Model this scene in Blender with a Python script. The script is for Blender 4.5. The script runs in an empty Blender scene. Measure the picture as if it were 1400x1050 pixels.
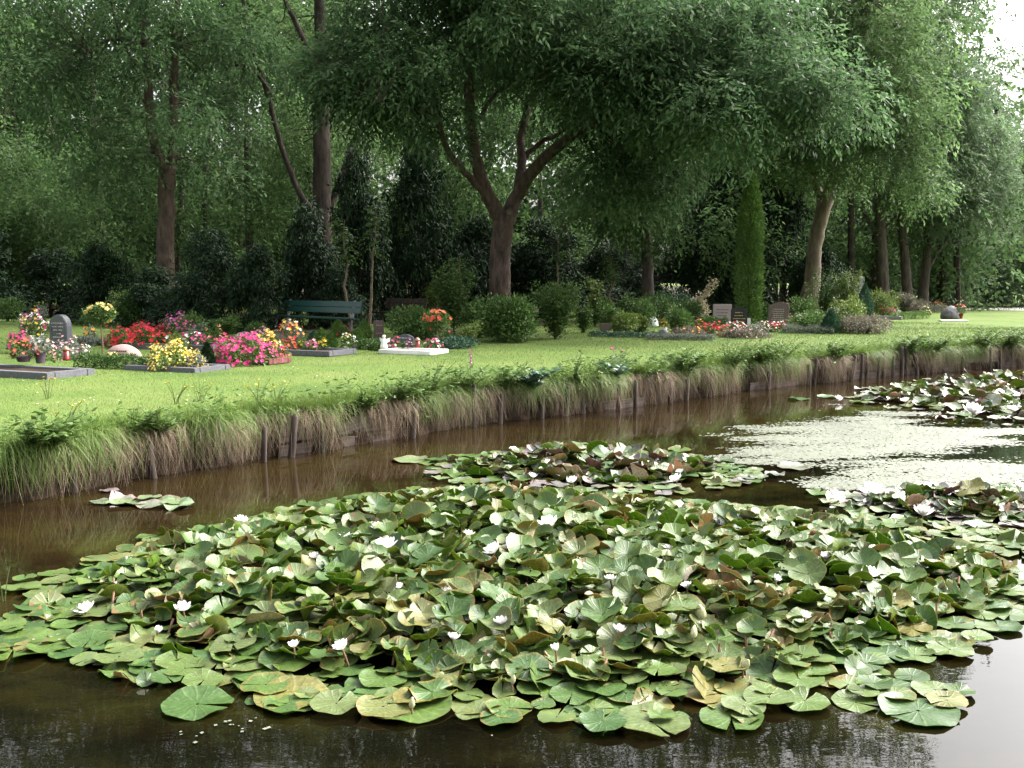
import bpy, bmesh, math
import numpy as np
from mathutils import Vector, Matrix

# ------------------------------------------------------------------ camera, sky, sun, exposure
SC = bpy.context.scene
COL = SC.collection
CZ, WZ = 1.36, -0.54            # eye height above the lawn (z = 0), pond surface
F, CX, CY = 1400.0, 700.0, 525.0
PITCH = math.atan(140 / 1400)

cam_d = bpy.data.cameras.new('camera')
cam_d.sensor_width = 36.0
cam_d.lens = 36.0
cam_d.clip_start = 0.05
cam_d.clip_end = 2000
cam = bpy.data.objects.new('camera', cam_d)
cam.location = (0, 0, CZ)
cam.rotation_euler = (math.pi / 2 - PITCH, 0, 0)
COL.objects.link(cam)
SC.camera = cam

SUN_EL, SUN_AZ = math.radians(45), math.radians(62)     # azimuth clockwise from +Y
world = bpy.data.worlds.new('World')
SC.world = world
world.use_nodes = True
wn = world.node_tree
bg = wn.nodes['Background']
sky = wn.nodes.new('ShaderNodeTexSky')
sky.sky_type = 'NISHITA'
sky.sun_disc = False
sky.sun_elevation = SUN_EL
sky.sun_rotation = SUN_AZ
sky.air_density = 1.0
sky.dust_density = 10.0
sky.ozone_density = 1.0
hsv = wn.nodes.new('ShaderNodeHueSaturation')
hsv.inputs['Saturation'].default_value = 0.22
wn.links.new(sky.outputs[0], hsv.inputs['Color'])
wn.links.new(hsv.outputs[0], bg.inputs['Color'])
bg.inputs['Strength'].default_value = 0.15

sun_d = bpy.data.lights.new('sun', 'SUN')
sun_d.energy = 1.0
sun_d.angle = math.radians(38)
sun_d.color = (1.0, 0.95, 0.86)
sun = bpy.data.objects.new('sun', sun_d)
sv = Vector((math.sin(SUN_AZ) * math.cos(SUN_EL), math.cos(SUN_AZ) * math.cos(SUN_EL), math.sin(SUN_EL)))
sun.rotation_euler = sv.to_track_quat('Z', 'Y').to_euler()
sun.location = (20, 10, 30)
COL.objects.link(sun)

SC.view_settings.view_transform = 'Standard'
SC.view_settings.look = 'None'
SC.view_settings.exposure = 2.2
SC.view_settings.gamma = 1.0
SC.view_settings.use_curve_mapping = False
SC.render.engine = 'CYCLES'
SC.cycles.use_denoising = True
SC.cycles.max_bounces = 6
SC.cycles.diffuse_bounces = 3
SC.cycles.glossy_bounces = 3
SC.cycles.transmission_bounces = 4
SC.cycles.transparent_max_bounces = 8

# ------------------------------------------------------------------ pixel -> place
SP, CP = math.sin(PITCH), math.cos(PITCH)


def ray(px, py):
    a, b = (px - CX) / F, -(py - CY) / F
    return np.array([a, CP + b * SP, -SP + b * CP])


def at(px, py, z=0.0):
    r = ray(px, py)
    t = (z - CZ) / r[2]
    return np.array([r[0] * t, r[1] * t, z])


def atd(px, py, d):
    r = ray(px, py)
    t = d / r[1]
    return np.array([r[0] * t, d, CZ + r[2] * t])


def mpp(d):
    return d / F


# ------------------------------------------------------------------ materials
MATS = {}


def _new(name):
    m = bpy.data.materials.new(name)
    m.use_nodes = True
    nt = m.node_tree
    nt.nodes.clear()
    out = nt.nodes.new('ShaderNodeOutputMaterial')
    MATS[name] = m
    return m, nt, out


def _ramp(nt, cols, interp='LINEAR', pos=None):
    r = nt.nodes.new('ShaderNodeValToRGB')
    cr = r.color_ramp
    cr.interpolation = interp
    n = len(cols)
    while len(cr.elements) < n:
        cr.elements.new(0.5)
    for i, c in enumerate(cols):
        if pos:
            p = pos[i]
        elif interp == 'CONSTANT':
            p = i / n
        else:
            p = i / max(1, n - 1)
        cr.elements[i].position = p
        cr.elements[i].color = (*c, 1)
    return r


def _rand(nt):
    """one random number per leaf, shifted per object"""
    g = nt.nodes.new('ShaderNodeNewGeometry')
    oi = nt.nodes.new('ShaderNodeObjectInfo')
    a = nt.nodes.new('ShaderNodeMath'); a.operation = 'ADD'
    nt.links.new(g.outputs['Random Per Island'], a.inputs[0])
    nt.links.new(oi.outputs['Random'], a.inputs[1])
    f = nt.nodes.new('ShaderNodeMath'); f.operation = 'FRACT'
    nt.links.new(a.outputs[0], f.inputs[0])
    return f.outputs[0]


def leaf_mat(name, cols, transl=0.35, rough=0.5, spec=0.35, interp='LINEAR', patch=0.25):
    m, nt, out = _new(name)
    r = _ramp(nt, cols, interp)
    nt.links.new(_rand(nt), r.inputs[0])
    # slow variation over the plant: whole twigs a little yellower or darker
    tc = nt.nodes.new('ShaderNodeTexCoord')
    nz = nt.nodes.new('ShaderNodeTexNoise'); nz.inputs['Scale'].default_value = 0.6
    nz.inputs['Detail'].default_value = 2
    nt.links.new(tc.outputs['Object'], nz.inputs['Vector'])
    mp = nt.nodes.new('ShaderNodeMapRange')
    mp.inputs[1].default_value = 0.3; mp.inputs[2].default_value = 0.7
    mp.inputs[3].default_value = 1 - patch; mp.inputs[4].default_value = 1 + patch
    nt.links.new(nz.outputs[0], mp.inputs[0])
    hs = nt.nodes.new('ShaderNodeHueSaturation')
    nt.links.new(mp.outputs[0], hs.inputs['Value'])
    nt.links.new(r.outputs[0], hs.inputs['Color'])
    p = nt.nodes.new('ShaderNodeBsdfPrincipled')
    p.inputs['Roughness'].default_value = rough
    p.inputs['Specular IOR Level'].default_value = spec
    nt.links.new(hs.outputs[0], p.inputs['Base Color'])
    if transl > 0:
        t = nt.nodes.new('ShaderNodeBsdfTranslucent')
        nt.links.new(hs.outputs[0], t.inputs['Color'])
        mx = nt.nodes.new('ShaderNodeMixShader'); mx.inputs[0].default_value = transl
        nt.links.new(p.outputs[0], mx.inputs[1]); nt.links.new(t.outputs[0], mx.inputs[2])
        nt.links.new(mx.outputs[0], out.inputs[0])
    else:
        nt.links.new(p.outputs[0], out.inputs[0])
    return m


def noise_mat(name, c1, c2, scale=8, rough=0.8, bump=0.3, spec=0.3, stretch=(1, 1, 1), detail=6, c3=None, lo=0.35, hi=0.65, dist=0.02):
    m, nt, out = _new(name)
    tc = nt.nodes.new('ShaderNodeTexCoord')
    mp = nt.nodes.new('ShaderNodeMapping'); mp.inputs['Scale'].default_value = stretch
    nt.links.new(tc.outputs['Object'], mp.inputs[0])
    nz = nt.nodes.new('ShaderNodeTexNoise')
    nz.inputs['Scale'].default_value = scale; nz.inputs['Detail'].default_value = detail
    nz.inputs['Roughness'].default_value = 0.65
    nt.links.new(mp.outputs[0], nz.inputs['Vector'])
    cols = [c1, c2] if c3 is None else [c1, c2, c3]
    pos = [lo, hi] if c3 is None else [lo, (lo + hi) / 2, hi]
    r = _ramp(nt, cols, pos=pos)
    nt.links.new(nz.outputs[0], r.inputs[0])
    p = nt.nodes.new('ShaderNodeBsdfPrincipled')
    p.inputs['Roughness'].default_value = rough
    p.inputs['Specular IOR Level'].default_value = spec
    nt.links.new(r.outputs[0], p.inputs['Base Color'])
    if bump:
        b = nt.nodes.new('ShaderNodeBump'); b.inputs['Strength'].default_value = bump
        b.inputs['Distance'].default_value = dist
        nt.links.new(nz.outputs[0], b.inputs['Height'])
        nt.links.new(b.outputs[0], p.inputs['Normal'])
    nt.links.new(p.outputs[0], out.inputs[0])
    return m


# foliage
leaf_mat('leaf_ash', [(.042, .090, .036), (.070, .130, .052), (.106, .168, .072)], .5, .6, .16, patch=.4)
leaf_mat('leaf_light', [(.058, .114, .040), (.093, .158, .056), (.134, .196, .078)], .5, .6, .16, patch=.4)
leaf_mat('leaf_wood', [(.038, .084, .028), (.068, .126, .040), (.108, .168, .058)], .5, .6, .16, patch=.4)
leaf_mat('leaf_far', [(.072, .125, .060), (.106, .166, .082), (.146, .202, .106)], .5, .6, .18, patch=.35)  # paler, greyer greens: the haze over the far right trees is in the leaf colour
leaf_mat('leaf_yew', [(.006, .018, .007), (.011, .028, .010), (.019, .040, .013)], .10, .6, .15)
leaf_mat('leaf_shrub', [(.034, .082, .018), (.062, .122, .026), (.100, .160, .040)], .35, .5, .25)
leaf_mat('leaf_shrub_light', [(.070, .120, .020), (.110, .165, .030), (.150, .190, .045)], .35, .45, .35)
leaf_mat('leaf_thuja', [(.060, .130, .026), (.090, .170, .034), (.125, .205, .046)], .35, .5, .3)
leaf_mat('leaf_blue', [(.025, .075, .042), (.040, .095, .055), (.060, .115, .070)], .2, .5, .3)
leaf_mat('leaf_grey', [(.10, .13, .10), (.15, .17, .13), (.20, .21, .18)], .25, .6, .3)
leaf_mat('leaf_box', [(.030, .080, .016), (.055, .115, .022), (.080, .140, .030)], .2, .45, .35)
leaf_mat('leaf_varieg', [(.55, .50, .36), (.62, .46, .38), (.20, .26, .08), (.68, .62, .48)], .35, .5, .3)
leaf_mat('leaf_heather', [(.13, .11, .09), (.19, .14, .13), (.10, .13, .06), (.22, .19, .15)], .2, .6, .2)
leaf_mat('leaf_bank', [(.050, .105, .020), (.085, .150, .032), (.130, .190, .050)], .35, .55, .2)
leaf_mat('leaf_dock', [(.040, .100, .050), (.065, .130, .075), (.100, .160, .095)], .3, .4, .5)
# grasses
leaf_mat('grass_lawn', [(.066, .114, .030), (.098, .150, .040), (.140, .182, .060)], .35, .5, .25, patch=.30)
leaf_mat('grass_bank', [(.075, .150, .025), (.120, .200, .035), (.190, .230, .070)], .35, .5, .3)
leaf_mat('grass_dry', [(.13, .095, .062), (.24, .180, .125), (.37, .285, .205), (.17, .115, .08)], .25, .7, .2)
# petals
leaf_mat('petal_red', [(.26, .004, .014), (.38, .008, .030), (.32, .006, .035)], .3, .55, .2)
leaf_mat('petal_scarlet', [(.42, .014, .018), (.50, .035, .022), (.38, .010, .025)], .3, .55, .2)
leaf_mat('petal_pink', [(.48, .03, .15), (.56, .08, .22), (.52, .05, .17)], .3, .55, .2)
leaf_mat('petal_palepink', [(.72, .30, .38), (.78, .45, .48), (.70, .22, .32)], .3, .55, .2)
leaf_mat('petal_coral', [(.60, .12, .07), (.62, .18, .10), (.55, .08, .06)], .3, .55, .2)
leaf_mat('petal_hotpink', [(.46, .008, .12), (.54, .025, .18), (.42, .008, .085)], .3, .55, .2)
leaf_mat('petal_magenta', [(.28, .02, .10), (.42, .05, .18), (.55, .12, .25)], .3, .55, .2)
leaf_mat('petal_purple', [(.30, .03, .22), (.42, .06, .30), (.60, .30, .45)], .3, .55, .2)
leaf_mat('petal_yellow', [(.58, .36, .02), (.62, .44, .04), (.54, .30, .015)], .3, .55, .2)
leaf_mat('petal_paleyellow', [(.80, .66, .22), (.82, .72, .36), (.78, .55, .15)], .3, .55, .2)
leaf_mat('petal_orange', [(.75, .30, .03), (.78, .42, .06), (.70, .22, .03)], .3, .55, .2)
leaf_mat('petal_peach', [(.78, .42, .18), (.80, .30, .18), (.80, .55, .25)], .3, .55, .2)
leaf_mat('petal_white', [(.74, .74, .68), (.80, .80, .76), (.78, .76, .70)], .3, .5, .25)
leaf_mat('petal_lily', [(.78, .78, .74), (.82, .82, .80), (.82, .76, .76)], .35, .45, .3)
leaf_mat('petal_mixed', [(.72, .04, .03), (.80, .55, .06), (.80, .74, .62), (.78, .32, .10)], .3, .55, .2, 'CONSTANT')
leaf_mat('petal_purpmix', [(.32, .03, .22), (.45, .04, .10), (.78, .74, .72), (.55, .08, .30)], .3, .55, .2, 'CONSTANT')
leaf_mat('petal_redwhite', [(.62, .04, .05), (.80, .72, .68), (.68, .06, .10)], .3, .55, .2, 'CONSTANT')
# bark, wood, soil, stone
noise_mat('bark_main', (.028, .020, .016), (.105, .073, .058), 9, .85, .9, .2, (1, 1, .28), 8, dist=.05)
noise_mat('bark_light', (.075, .058, .042), (.175, .138, .104), 8, .85, .8, .2, (1, 1, .3), 8, dist=.05)
noise_mat('bark_brown', (.034, .025, .019), (.105, .076, .055), 8, .85, .8, .2, (1, 1, .3), 8, dist=.05)
noise_mat('bark_grey', (.038, .031, .026), (.110, .088, .070), 8, .85, .8, .2, (1, 1, .25), 8, dist=.05)
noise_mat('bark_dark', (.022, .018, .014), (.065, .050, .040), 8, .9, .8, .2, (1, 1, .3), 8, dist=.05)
noise_mat('wood_stake', (.020, .014, .011), (.075, .056, .046), 14, .8, .6, .25, (1, 1, .15), 6)
noise_mat('wood_board', (.035, .024, .020), (.14, .105, .09), 7, .75, .4, .3, (.6, .6, 3), 6)
noise_mat('soil', (.012, .008, .006), (.05, .033, .022), 9, .95, .8, .1, (1, 1, 1), 6)
noise_mat('forest_floor', (.018, .020, .009), (.06, .05, .03), 2.2, .95, .6, .1, (1, 1, 1), 8)
noise_mat('granite_grey', (.045, .050, .058), (.105, .112, .125), 60, .45, .05, .5, (1, 1, 1), 3)
noise_mat('granite_kerb', (.060, .062, .072), (.125, .125, .138), 40, .6, .1, .4, (1, 1, 1), 4)
noise_mat('granite_pink', (.24, .155, .14), (.38, .265, .24), 40, .7, .3, .3, (1, 1, 1), 5)
noise_mat('granite_brown', (.075, .052, .048), (.16, .115, .105), 50, .4, .05, .5, (1, 1, 1), 4)
noise_mat('granite_black', (.012, .012, .014), (.035, .035, .038), 60, .25, .02, .5, (1, 1, 1), 3)
noise_mat('granite_mauve', (.25, .20, .20), (.38, .31, .31), 45, .6, .1, .4, (1, 1, 1), 4)
noise_mat('marble_white', (.62, .61, .60), (.80, .80, .79), 6, .4, .05, .4, (1, 1, 1), 6)
noise_mat('sandstone', (.20, .175, .14), (.32, .28, .23), 15, .85, .3, .2, (1, 1, 1), 6)
noise_mat('brick_red', (.11, .040, .034), (.19, .080, .068), 20, .8, .2, .2, (1, 1, 1), 5)
noise_mat('dark_rock', (.06, .06, .065), (.18, .17, .18), 6, .7, .8, .4, (1, 1, 1), 6, dist=.06)
noise_mat('paint_green', (.009, .040, .033), (.017, .062, .050), 10, .42, .08, .45, (.4, 6, 6), 5)
noise_mat('concrete', (.15, .15, .16), (.25, .245, .25), 18, .85, .2, .2, (1, 1, 1), 6)
noise_mat('paving', (.30, .28, .26), (.42, .40, .37), 5, .85, .2, .2, (1, 1, 1), 6)
noise_mat('terracotta', (.26, .10, .06), (.38, .16, .10), 10, .8, .1, .2)
noise_mat('pot_dark', (.05, .035, .05), (.10, .07, .09), 10, .6, .05, .3)
noise_mat('lantern_red', (.14, .008, .007), (.20, .02, .013), 10, .2, .0, .6)
noise_mat('bronze', (.16, .09, .045), (.28, .17, .09), 12, .35, .05, .6)
noise_mat('steel_grey', (.22, .23, .25), (.34, .35, .37), 10, .35, .0, .6)
noise_mat('gilt', (.38, .27, .12), (.50, .38, .19), 20, .5, .0, .5)
noise_mat('carving', (.035, .033, .033), (.07, .065, .065), 20, .8, .0, .2)
noise_mat('carving_pale', (.40, .36, .33), (.50, .46, .43), 20, .8, .0, .2)
noise_mat('stem_green', (.06, .09, .025), (.12, .14, .05), 10, .7, .0, .2)
noise_mat('stem_brown', (.10, .075, .05), (.19, .15, .10), 10, .8, .2, .2)
noise_mat('pond_stem', (.16, .085, .05), (.28, .16, .10), 10, .5, .0, .4)
noise_mat('stamen', (.70, .40, .03), (.80, .52, .08), 40, .7, .2, .2)
noise_mat('bud_green', (.24, .26, .10), (.50, .48, .30), 6, .5, .0, .3, (1, 1, .4))


def lawn_material():
    m, nt, out = _new('lawn_soil')
    tc = nt.nodes.new('ShaderNodeTexCoord')
    n1 = nt.nodes.new('ShaderNodeTexNoise'); n1.inputs['Scale'].default_value = .55; n1.inputs['Detail'].default_value = 4
    n2 = nt.nodes.new('ShaderNodeTexNoise'); n2.inputs['Scale'].default_value = 45; n2.inputs['Detail'].default_value = 6
    for n in (n1, n2):
        nt.links.new(tc.outputs['Object'], n.inputs['Vector'])
    r1 = _ramp(nt, [(.070, .118, .027), (.106, .158, .038), (.142, .176, .054)], pos=[.3, .5, .72])
    nt.links.new(n1.outputs[0], r1.inputs[0])
    r2 = _ramp(nt, [(.45, .45, .45), (1.15, 1.15, 1.1)], pos=[.3, .68])
    nt.links.new(n2.outputs[0], r2.inputs[0])
    mx = nt.nodes.new('ShaderNodeMix'); mx.data_type = 'RGBA'; mx.blend_type = 'MULTIPLY'
    mx.inputs[0].default_value = 1
    nt.links.new(r1.outputs[0], mx.inputs[6]); nt.links.new(r2.outputs[0], mx.inputs[7])
    p = nt.nodes.new('ShaderNodeBsdfPrincipled'); p.inputs['Roughness'].default_value = .9
    p.inputs['Specular IOR Level'].default_value = .1
    nt.links.new(mx.outputs[2], p.inputs['Base Color'])
    b = nt.nodes.new('ShaderNodeBump'); b.inputs['Strength'].default_value = .8; b.inputs['Distance'].default_value = .03
    nt.links.new(n2.outputs[0], b.inputs['Height']); nt.links.new(b.outputs[0], p.inputs['Normal'])
    nt.links.new(p.outputs[0], out.inputs[0])


def water_material():
    m, nt, out = _new('pond_water')
    tc = nt.nodes.new('ShaderNodeTexCoord')
    # murk and weed under the surface
    mp = nt.nodes.new('ShaderNodeMapping'); mp.inputs['Scale'].default_value = (.8, 1.3, 1)
    nt.links.new(tc.outputs['Object'], mp.inputs[0])
    n1 = nt.nodes.new('ShaderNodeTexNoise'); n1.inputs['Scale'].default_value = .9; n1.inputs['Detail'].default_value = 8
    n1.inputs['Roughness'].default_value = .7
    nt.links.new(mp.outputs[0], n1.inputs['Vector'])
    r1 = _ramp(nt, [(.0012, .0009, .0006), (.0030, .0021, .0010), (.008, .0066, .0018), (.024, .024, .0045)], pos=[.34, .47, .60, .74])
    nt.links.new(n1.outputs[0], r1.inputs[0])
    # silt shelf: the pond is shallow and brown along the bank, deep towards the near side
    r2 = _ramp(nt, [(.0065, .0042, .002), (.013, .0080, .0034), (.018, .0125, .0038), (.021, .0195, .0042)], pos=[.34, .47, .58, .70])
    nt.links.new(n1.outputs[0], r2.inputs[0])
    dp = nt.nodes.new('ShaderNodeVectorMath'); dp.operation = 'DOT_PRODUCT'
    dp.inputs[1].default_value = (-.72, .69, 0)
    nt.links.new(tc.outputs['Object'], dp.inputs[0])
    ad = nt.nodes.new('ShaderNodeMath'); ad.operation = 'ADD'
    nt.links.new(dp.outputs['Value'], ad.inputs[0]); nt.links.new(n1.outputs[0], ad.inputs[1])
    sm = nt.nodes.new('ShaderNodeMapRange'); sm.interpolation_type = 'SMOOTHSTEP'
    sm.inputs[1].default_value = 4.9; sm.inputs[2].default_value = 7.2
    nt.links.new(ad.outputs[0], sm.inputs[0])
    mxs = nt.nodes.new('ShaderNodeMix'); mxs.data_type = 'RGBA'
    nt.links.new(sm.outputs[0], mxs.inputs[0]); nt.links.new(r1.outputs[0], mxs.inputs[6]); nt.links.new(r2.outputs[0], mxs.inputs[7])
    p = nt.nodes.new('ShaderNodeBsdfPrincipled')
    p.inputs['IOR'].default_value = 1.33
    p.inputs['Specular IOR Level'].default_value = .5
    p.inputs['Roughness'].default_value = .01
    nt.links.new(mxs.outputs[2], p.inputs['Base Color'])
    mp2 = nt.nodes.new('ShaderNodeMapping'); mp2.inputs['Scale'].default_value = (1, 2.2, 1)
    nt.links.new(tc.outputs['Object'], mp2.inputs[0])
    n2 = nt.nodes.new('ShaderNodeTexNoise'); n2.inputs['Scale'].default_value = 5.5; n2.inputs['Detail'].default_value = 3
    nt.links.new(mp2.outputs[0], n2.inputs['Vector'])
    b = nt.nodes.new('ShaderNodeBump'); b.inputs['Strength'].default_value = .045; b.inputs['Distance'].default_value = .010
    nt.links.new(n2.outputs[0], b.inputs['Height']); nt.links.new(b.outputs[0], p.inputs['Normal'])
    nt.links.new(p.outputs[0], out.inputs[0])


def pad_material(name, cols, rim, rough, spec, vein, transl, pos=None, interp='LINEAR', reddish=0.0):
    """lily leaf: one tone per leaf, radial veins from the UV disc, worn rim on some leaves"""
    m, nt, out = _new(name)
    rnd = _rand(nt)
    r = _ramp(nt, cols, interp, pos)
    nt.links.new(rnd, r.inputs[0])
    uv = nt.nodes.new('ShaderNodeUVMap'); uv.uv_map = 'UVMap'
    sx = nt.nodes.new('ShaderNodeSeparateXYZ')
    nt.links.new(uv.outputs[0], sx.inputs[0])

    def M(op, a, b=None):
        n = nt.nodes.new('ShaderNodeMath'); n.operation = op
        for i, v in enumerate((a, b)):
            if v is None:
                continue
            if isinstance(v, (int, float)):
                n.inputs[i].default_value = v
            else:
                nt.links.new(v, n.inputs[i])
        return n.outputs[0]
    x = M('SUBTRACT', sx.outputs[0], .5); y = M('SUBTRACT', sx.outputs[1], .5)
    th = M('ARCTAN2', y, x)
    rad = M('MULTIPLY', M('SQRT', M('ADD', M('MULTIPLY', x, x), M('MULTIPLY', y, y))), 2.0)
    nzv = nt.nodes.new('ShaderNodeTexNoise'); nzv.inputs['Scale'].default_value = 4
    nt.links.new(uv.outputs[0], nzv.inputs['Vector'])
    v = M('POWER', M('ABSOLUTE', M('COSINE', M('ADD', M('MULTIPLY', th, 8.5), M('MULTIPLY', nzv.outputs[0], 2.2)))), 16.0)
    nz = nt.nodes.new('ShaderNodeTexNoise'); nz.inputs['Scale'].default_value = 7; nz.inputs['Detail'].default_value = 5
    tc = nt.nodes.new('ShaderNodeTexCoord')
    nt.links.new(tc.outputs['Object'], nz.inputs['Vector'])
    # veins
    mx = nt.nodes.new('ShaderNodeMix'); mx.data_type = 'RGBA'; mx.blend_type = 'MIX'
    nt.links.new(M('MULTIPLY', M('MULTIPLY', v, vein), M('MULTIPLY', nz.outputs[0], 1.3)), mx.inputs[0])
    nt.links.new(r.outputs[0], mx.inputs[6]); mx.inputs[7].default_value = (.32, .36, .16, 1)
    # blotches
    bl = nt.nodes.new('ShaderNodeMapRange'); bl.inputs[1].default_value = .35; bl.inputs[2].default_value = .7
    bl.inputs[3].default_value = .72; bl.inputs[4].default_value = 1.25
    nt.links.new(nz.outputs[0], bl.inputs[0])
    hs = nt.nodes.new('ShaderNodeHueSaturation')
    nt.links.new(bl.outputs[0], hs.inputs['Value']); nt.links.new(mx.outputs[2], hs.inputs['Color'])
    # rim
    rm = nt.nodes.new('ShaderNodeMapRange'); rm.inputs[1].default_value = .84; rm.inputs[2].default_value = 1.0
    nt.links.new(M('ADD', rad, M('MULTIPLY', M('SUBTRACT', nz.outputs[0], .5), .35)), rm.inputs[0])
    rsel = nt.nodes.new('ShaderNodeMapRange'); rsel.inputs[1].default_value = .6; rsel.inputs[2].default_value = .95
    rsel.inputs[4].default_value = .85
    nt.links.new(M('FRACT', M('MULTIPLY', rnd, 7.31)), rsel.inputs[0])
    m2 = nt.nodes.new('ShaderNodeMix'); m2.data_type = 'RGBA'
    nt.links.new(M('MULTIPLY', rm.outputs[0], rsel.outputs[0]), m2.inputs[0])
    nt.links.new(hs.outputs[0], m2.inputs[6]); m2.inputs[7].default_value = (*rim, 1)
    p = nt.nodes.new('ShaderNodeBsdfPrincipled')
    p.inputs['Roughness'].default_value = rough
    p.inputs['Specular IOR Level'].default_value = spec
    nt.links.new(m2.outputs[2], p.inputs['Base Color'])
    b = nt.nodes.new('ShaderNodeBump'); b.inputs['Strength'].default_value = .35; b.inputs['Distance'].default_value = .006
    nt.links.new(M('ADD', M('MULTIPLY', v, .6), nz.outputs[0]), b.inputs['Height'])
    nt.links.new(b.outputs[0], p.inputs['Normal'])
    t = nt.nodes.new('ShaderNodeBsdfTranslucent'); nt.links.new(m2.outputs[2], t.inputs['Color'])
    ms = nt.nodes.new('ShaderNodeMixShader'); ms.inputs[0].default_value = transl
    nt.links.new(p.outputs[0], ms.inputs[1]); nt.links.new(t.outputs[0], ms.inputs[2])
    nt.links.new(ms.outputs[0], out.inputs[0])


lawn_material()
water_material()
pad_material('pad_top', [(.046, .104, .028), (.068, .134, .030), (.096, .162, .032), (.130, .175, .062), (.20, .18, .05)],
             (.26, .17, .05), .38, .45, .16, .42, pos=[0, .3, .6, .9, 1])
pad_material('pad_under', [(.120, .225, .014), (.160, .260, .018), (.205, .235, .028), (.30, .155, .050), (.40, .24, .17), (.56, .48, .40)],
             (.26, .15, .06), .42, .4, .35, .55, pos=[0, .38, .64, .77, .88, 1])
pad_material('pad_top_purple', [(.10, .12, .10), (.16, .13, .14), (.10, .15, .07), (.14, .19, .09)],
             (.26, .10, .08), .30, .6, .25, .12)
pad_material('pad_under_purple', [(.20, .07, .06), (.28, .12, .12), (.16, .20, .05), (.24, .10, .05)],
             (.22, .06, .05), .4, .4, .3, .25)
leaf_mat('duckweed', [(.085, .098, .065), (.11, .122, .088), (.135, .145, .108), (.07, .088, .045)], .0, .6, .4)


# ------------------------------------------------------------------ mesh building
def unit(a):
    return a / np.maximum(np.linalg.norm(a, axis=-1, keepdims=True), 1e-9)


class MB:
    def __init__(self):
        self.v, self.f, self.n, self.uv = [], [], 0, []

    def add(self, verts, faces, mat=0, uv=None):
        verts = np.asarray(verts, float)
        self.v.append(verts)
        self.f.append((np.asarray(faces, np.int64) + self.n, mat))
        self.uv.append(uv if uv is not None else np.zeros((len(verts), 2)))
        self.n += len(verts)

    def mesh(self, name, mats, smooth=False, uvs=False, offset=None):
        me = bpy.data.meshes.new(name)
        V = np.concatenate(self.v) if self.v else np.zeros((0, 3))
        if offset is not None:
            V = V - np.asarray(offset)
        me.vertices.add(len(V))
        me.vertices.foreach_set('co', V.astype(np.float32).ravel())
        li = np.concatenate([f.ravel() for f, _ in self.f])
        ln = np.concatenate([np.full(len(f), f.shape[1]) for f, _ in self.f])
        mi = np.concatenate([np.full(len(f), m) for f, m in self.f])
        me.loops.add(len(li)); me.loops.foreach_set('vertex_index', li.astype(np.int32))
        me.polygons.add(len(ln))
        st = np.concatenate([[0], np.cumsum(ln)[:-1]])
        me.polygons.foreach_set('loop_start', st.astype(np.int32))
        me.polygons.foreach_set('loop_total', ln.astype(np.int32))
        me.polygons.foreach_set('material_index', mi.astype(np.int32))
        me.polygons.foreach_set('use_smooth', np.full(len(ln), smooth))
        if uvs:
            U = np.concatenate(self.uv)
            l = me.uv_layers.new(name='UVMap')
            l.data.foreach_set('uv', U[li].astype(np.float32).ravel())
        me.update(calc_edges=True)
        for m in ([mats] if isinstance(mats, str) else mats):
            me.materials.append(MATS[m])
        return me


def obj(name, me, parent=None, loc=(0, 0, 0), rot=(0, 0, 0), scale=(1, 1, 1)):
    o = bpy.data.objects.new(name, me)
    o.location = loc; o.rotation_euler = rot; o.scale = scale
    o.parent = parent
    COL.objects.link(o)
    return o


def tag(o, label=None, cat=None, group=None, kind=None):
    for k, v in (('label', label), ('category', cat), ('group', group), ('kind', kind)):
        if v:
            o[k] = v
    return o


def thing(name, label, cat, loc=(0, 0, 0), rz=0, group=None):
    o = obj(name, None, None, loc, (0, 0, rz))
    return tag(o, label, cat, group)


def tube(mb, pts, rad, n=8, mat=0, cap=True):
    pts = np.asarray(pts, float); rad = np.asarray(rad, float)
    T = np.gradient(pts, axis=0); T = unit(T)
    ref = np.array([0.31, 0.95, 0.05]) if abs(T[0][2]) > .8 else np.array([0, 0, 1.0])
    A = unit(np.cross(T, ref)); B = np.cross(T, A)
    th = np.linspace(0, 2 * math.pi, n, endpoint=False)
    R = pts[:, None, :] + rad[:, None, None] * (np.cos(th)[None, :, None] * A[:, None, :] + np.sin(th)[None, :, None] * B[:, None, :])
    k = len(pts)
    i = np.arange(k - 1)[:, None] * n; j = np.arange(n)[None, :]; j2 = (j + 1) % n
    q = np.stack([i + j, i + j2, i + n + j2, i + n + j], -1).reshape(-1, 4)
    mb.add(R.reshape(-1, 3), q, mat)
    if cap:
        for e, s in ((0, -1), (k - 1, 1)):
            c = np.vstack([R[e], pts[e]])
            f = np.array([[a, (a + 1) % n, n] if s > 0 else [(a + 1) % n, a, n] for a in range(n)])
            mb.add(c, f, mat)


def smooth_path(pts, rad, k=4, rng=None, jit=0.0):
    """Catmull-Rom resample of a limb, with a little wander"""
    P = np.asarray(pts, float); R = np.asarray(rad, float)
    Q = np.vstack([2 * P[0] - P[1], P, 2 * P[-1] - P[-2]])
    o, r = [], []
    for i in range(len(P) - 1):
        p0, p1, p2, p3 = Q[i:i + 4]
        for t in np.linspace(0, 1, k, endpoint=False):
            o.append(.5 * ((2 * p1) + (-p0 + p2) * t + (2 * p0 - 5 * p1 + 4 * p2 - p3) * t * t + (-p0 + 3 * p1 - 3 * p2 + p3) * t ** 3))
            r.append(R[i] * (1 - t) + R[i + 1] * t)
    o.append(P[-1]); r.append(R[-1])
    o = np.array(o); r = np.array(r)
    if rng is not None and jit:
        o[1:-1] += rng.normal(0, jit, o[1:-1].shape)
    return o, r


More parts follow.
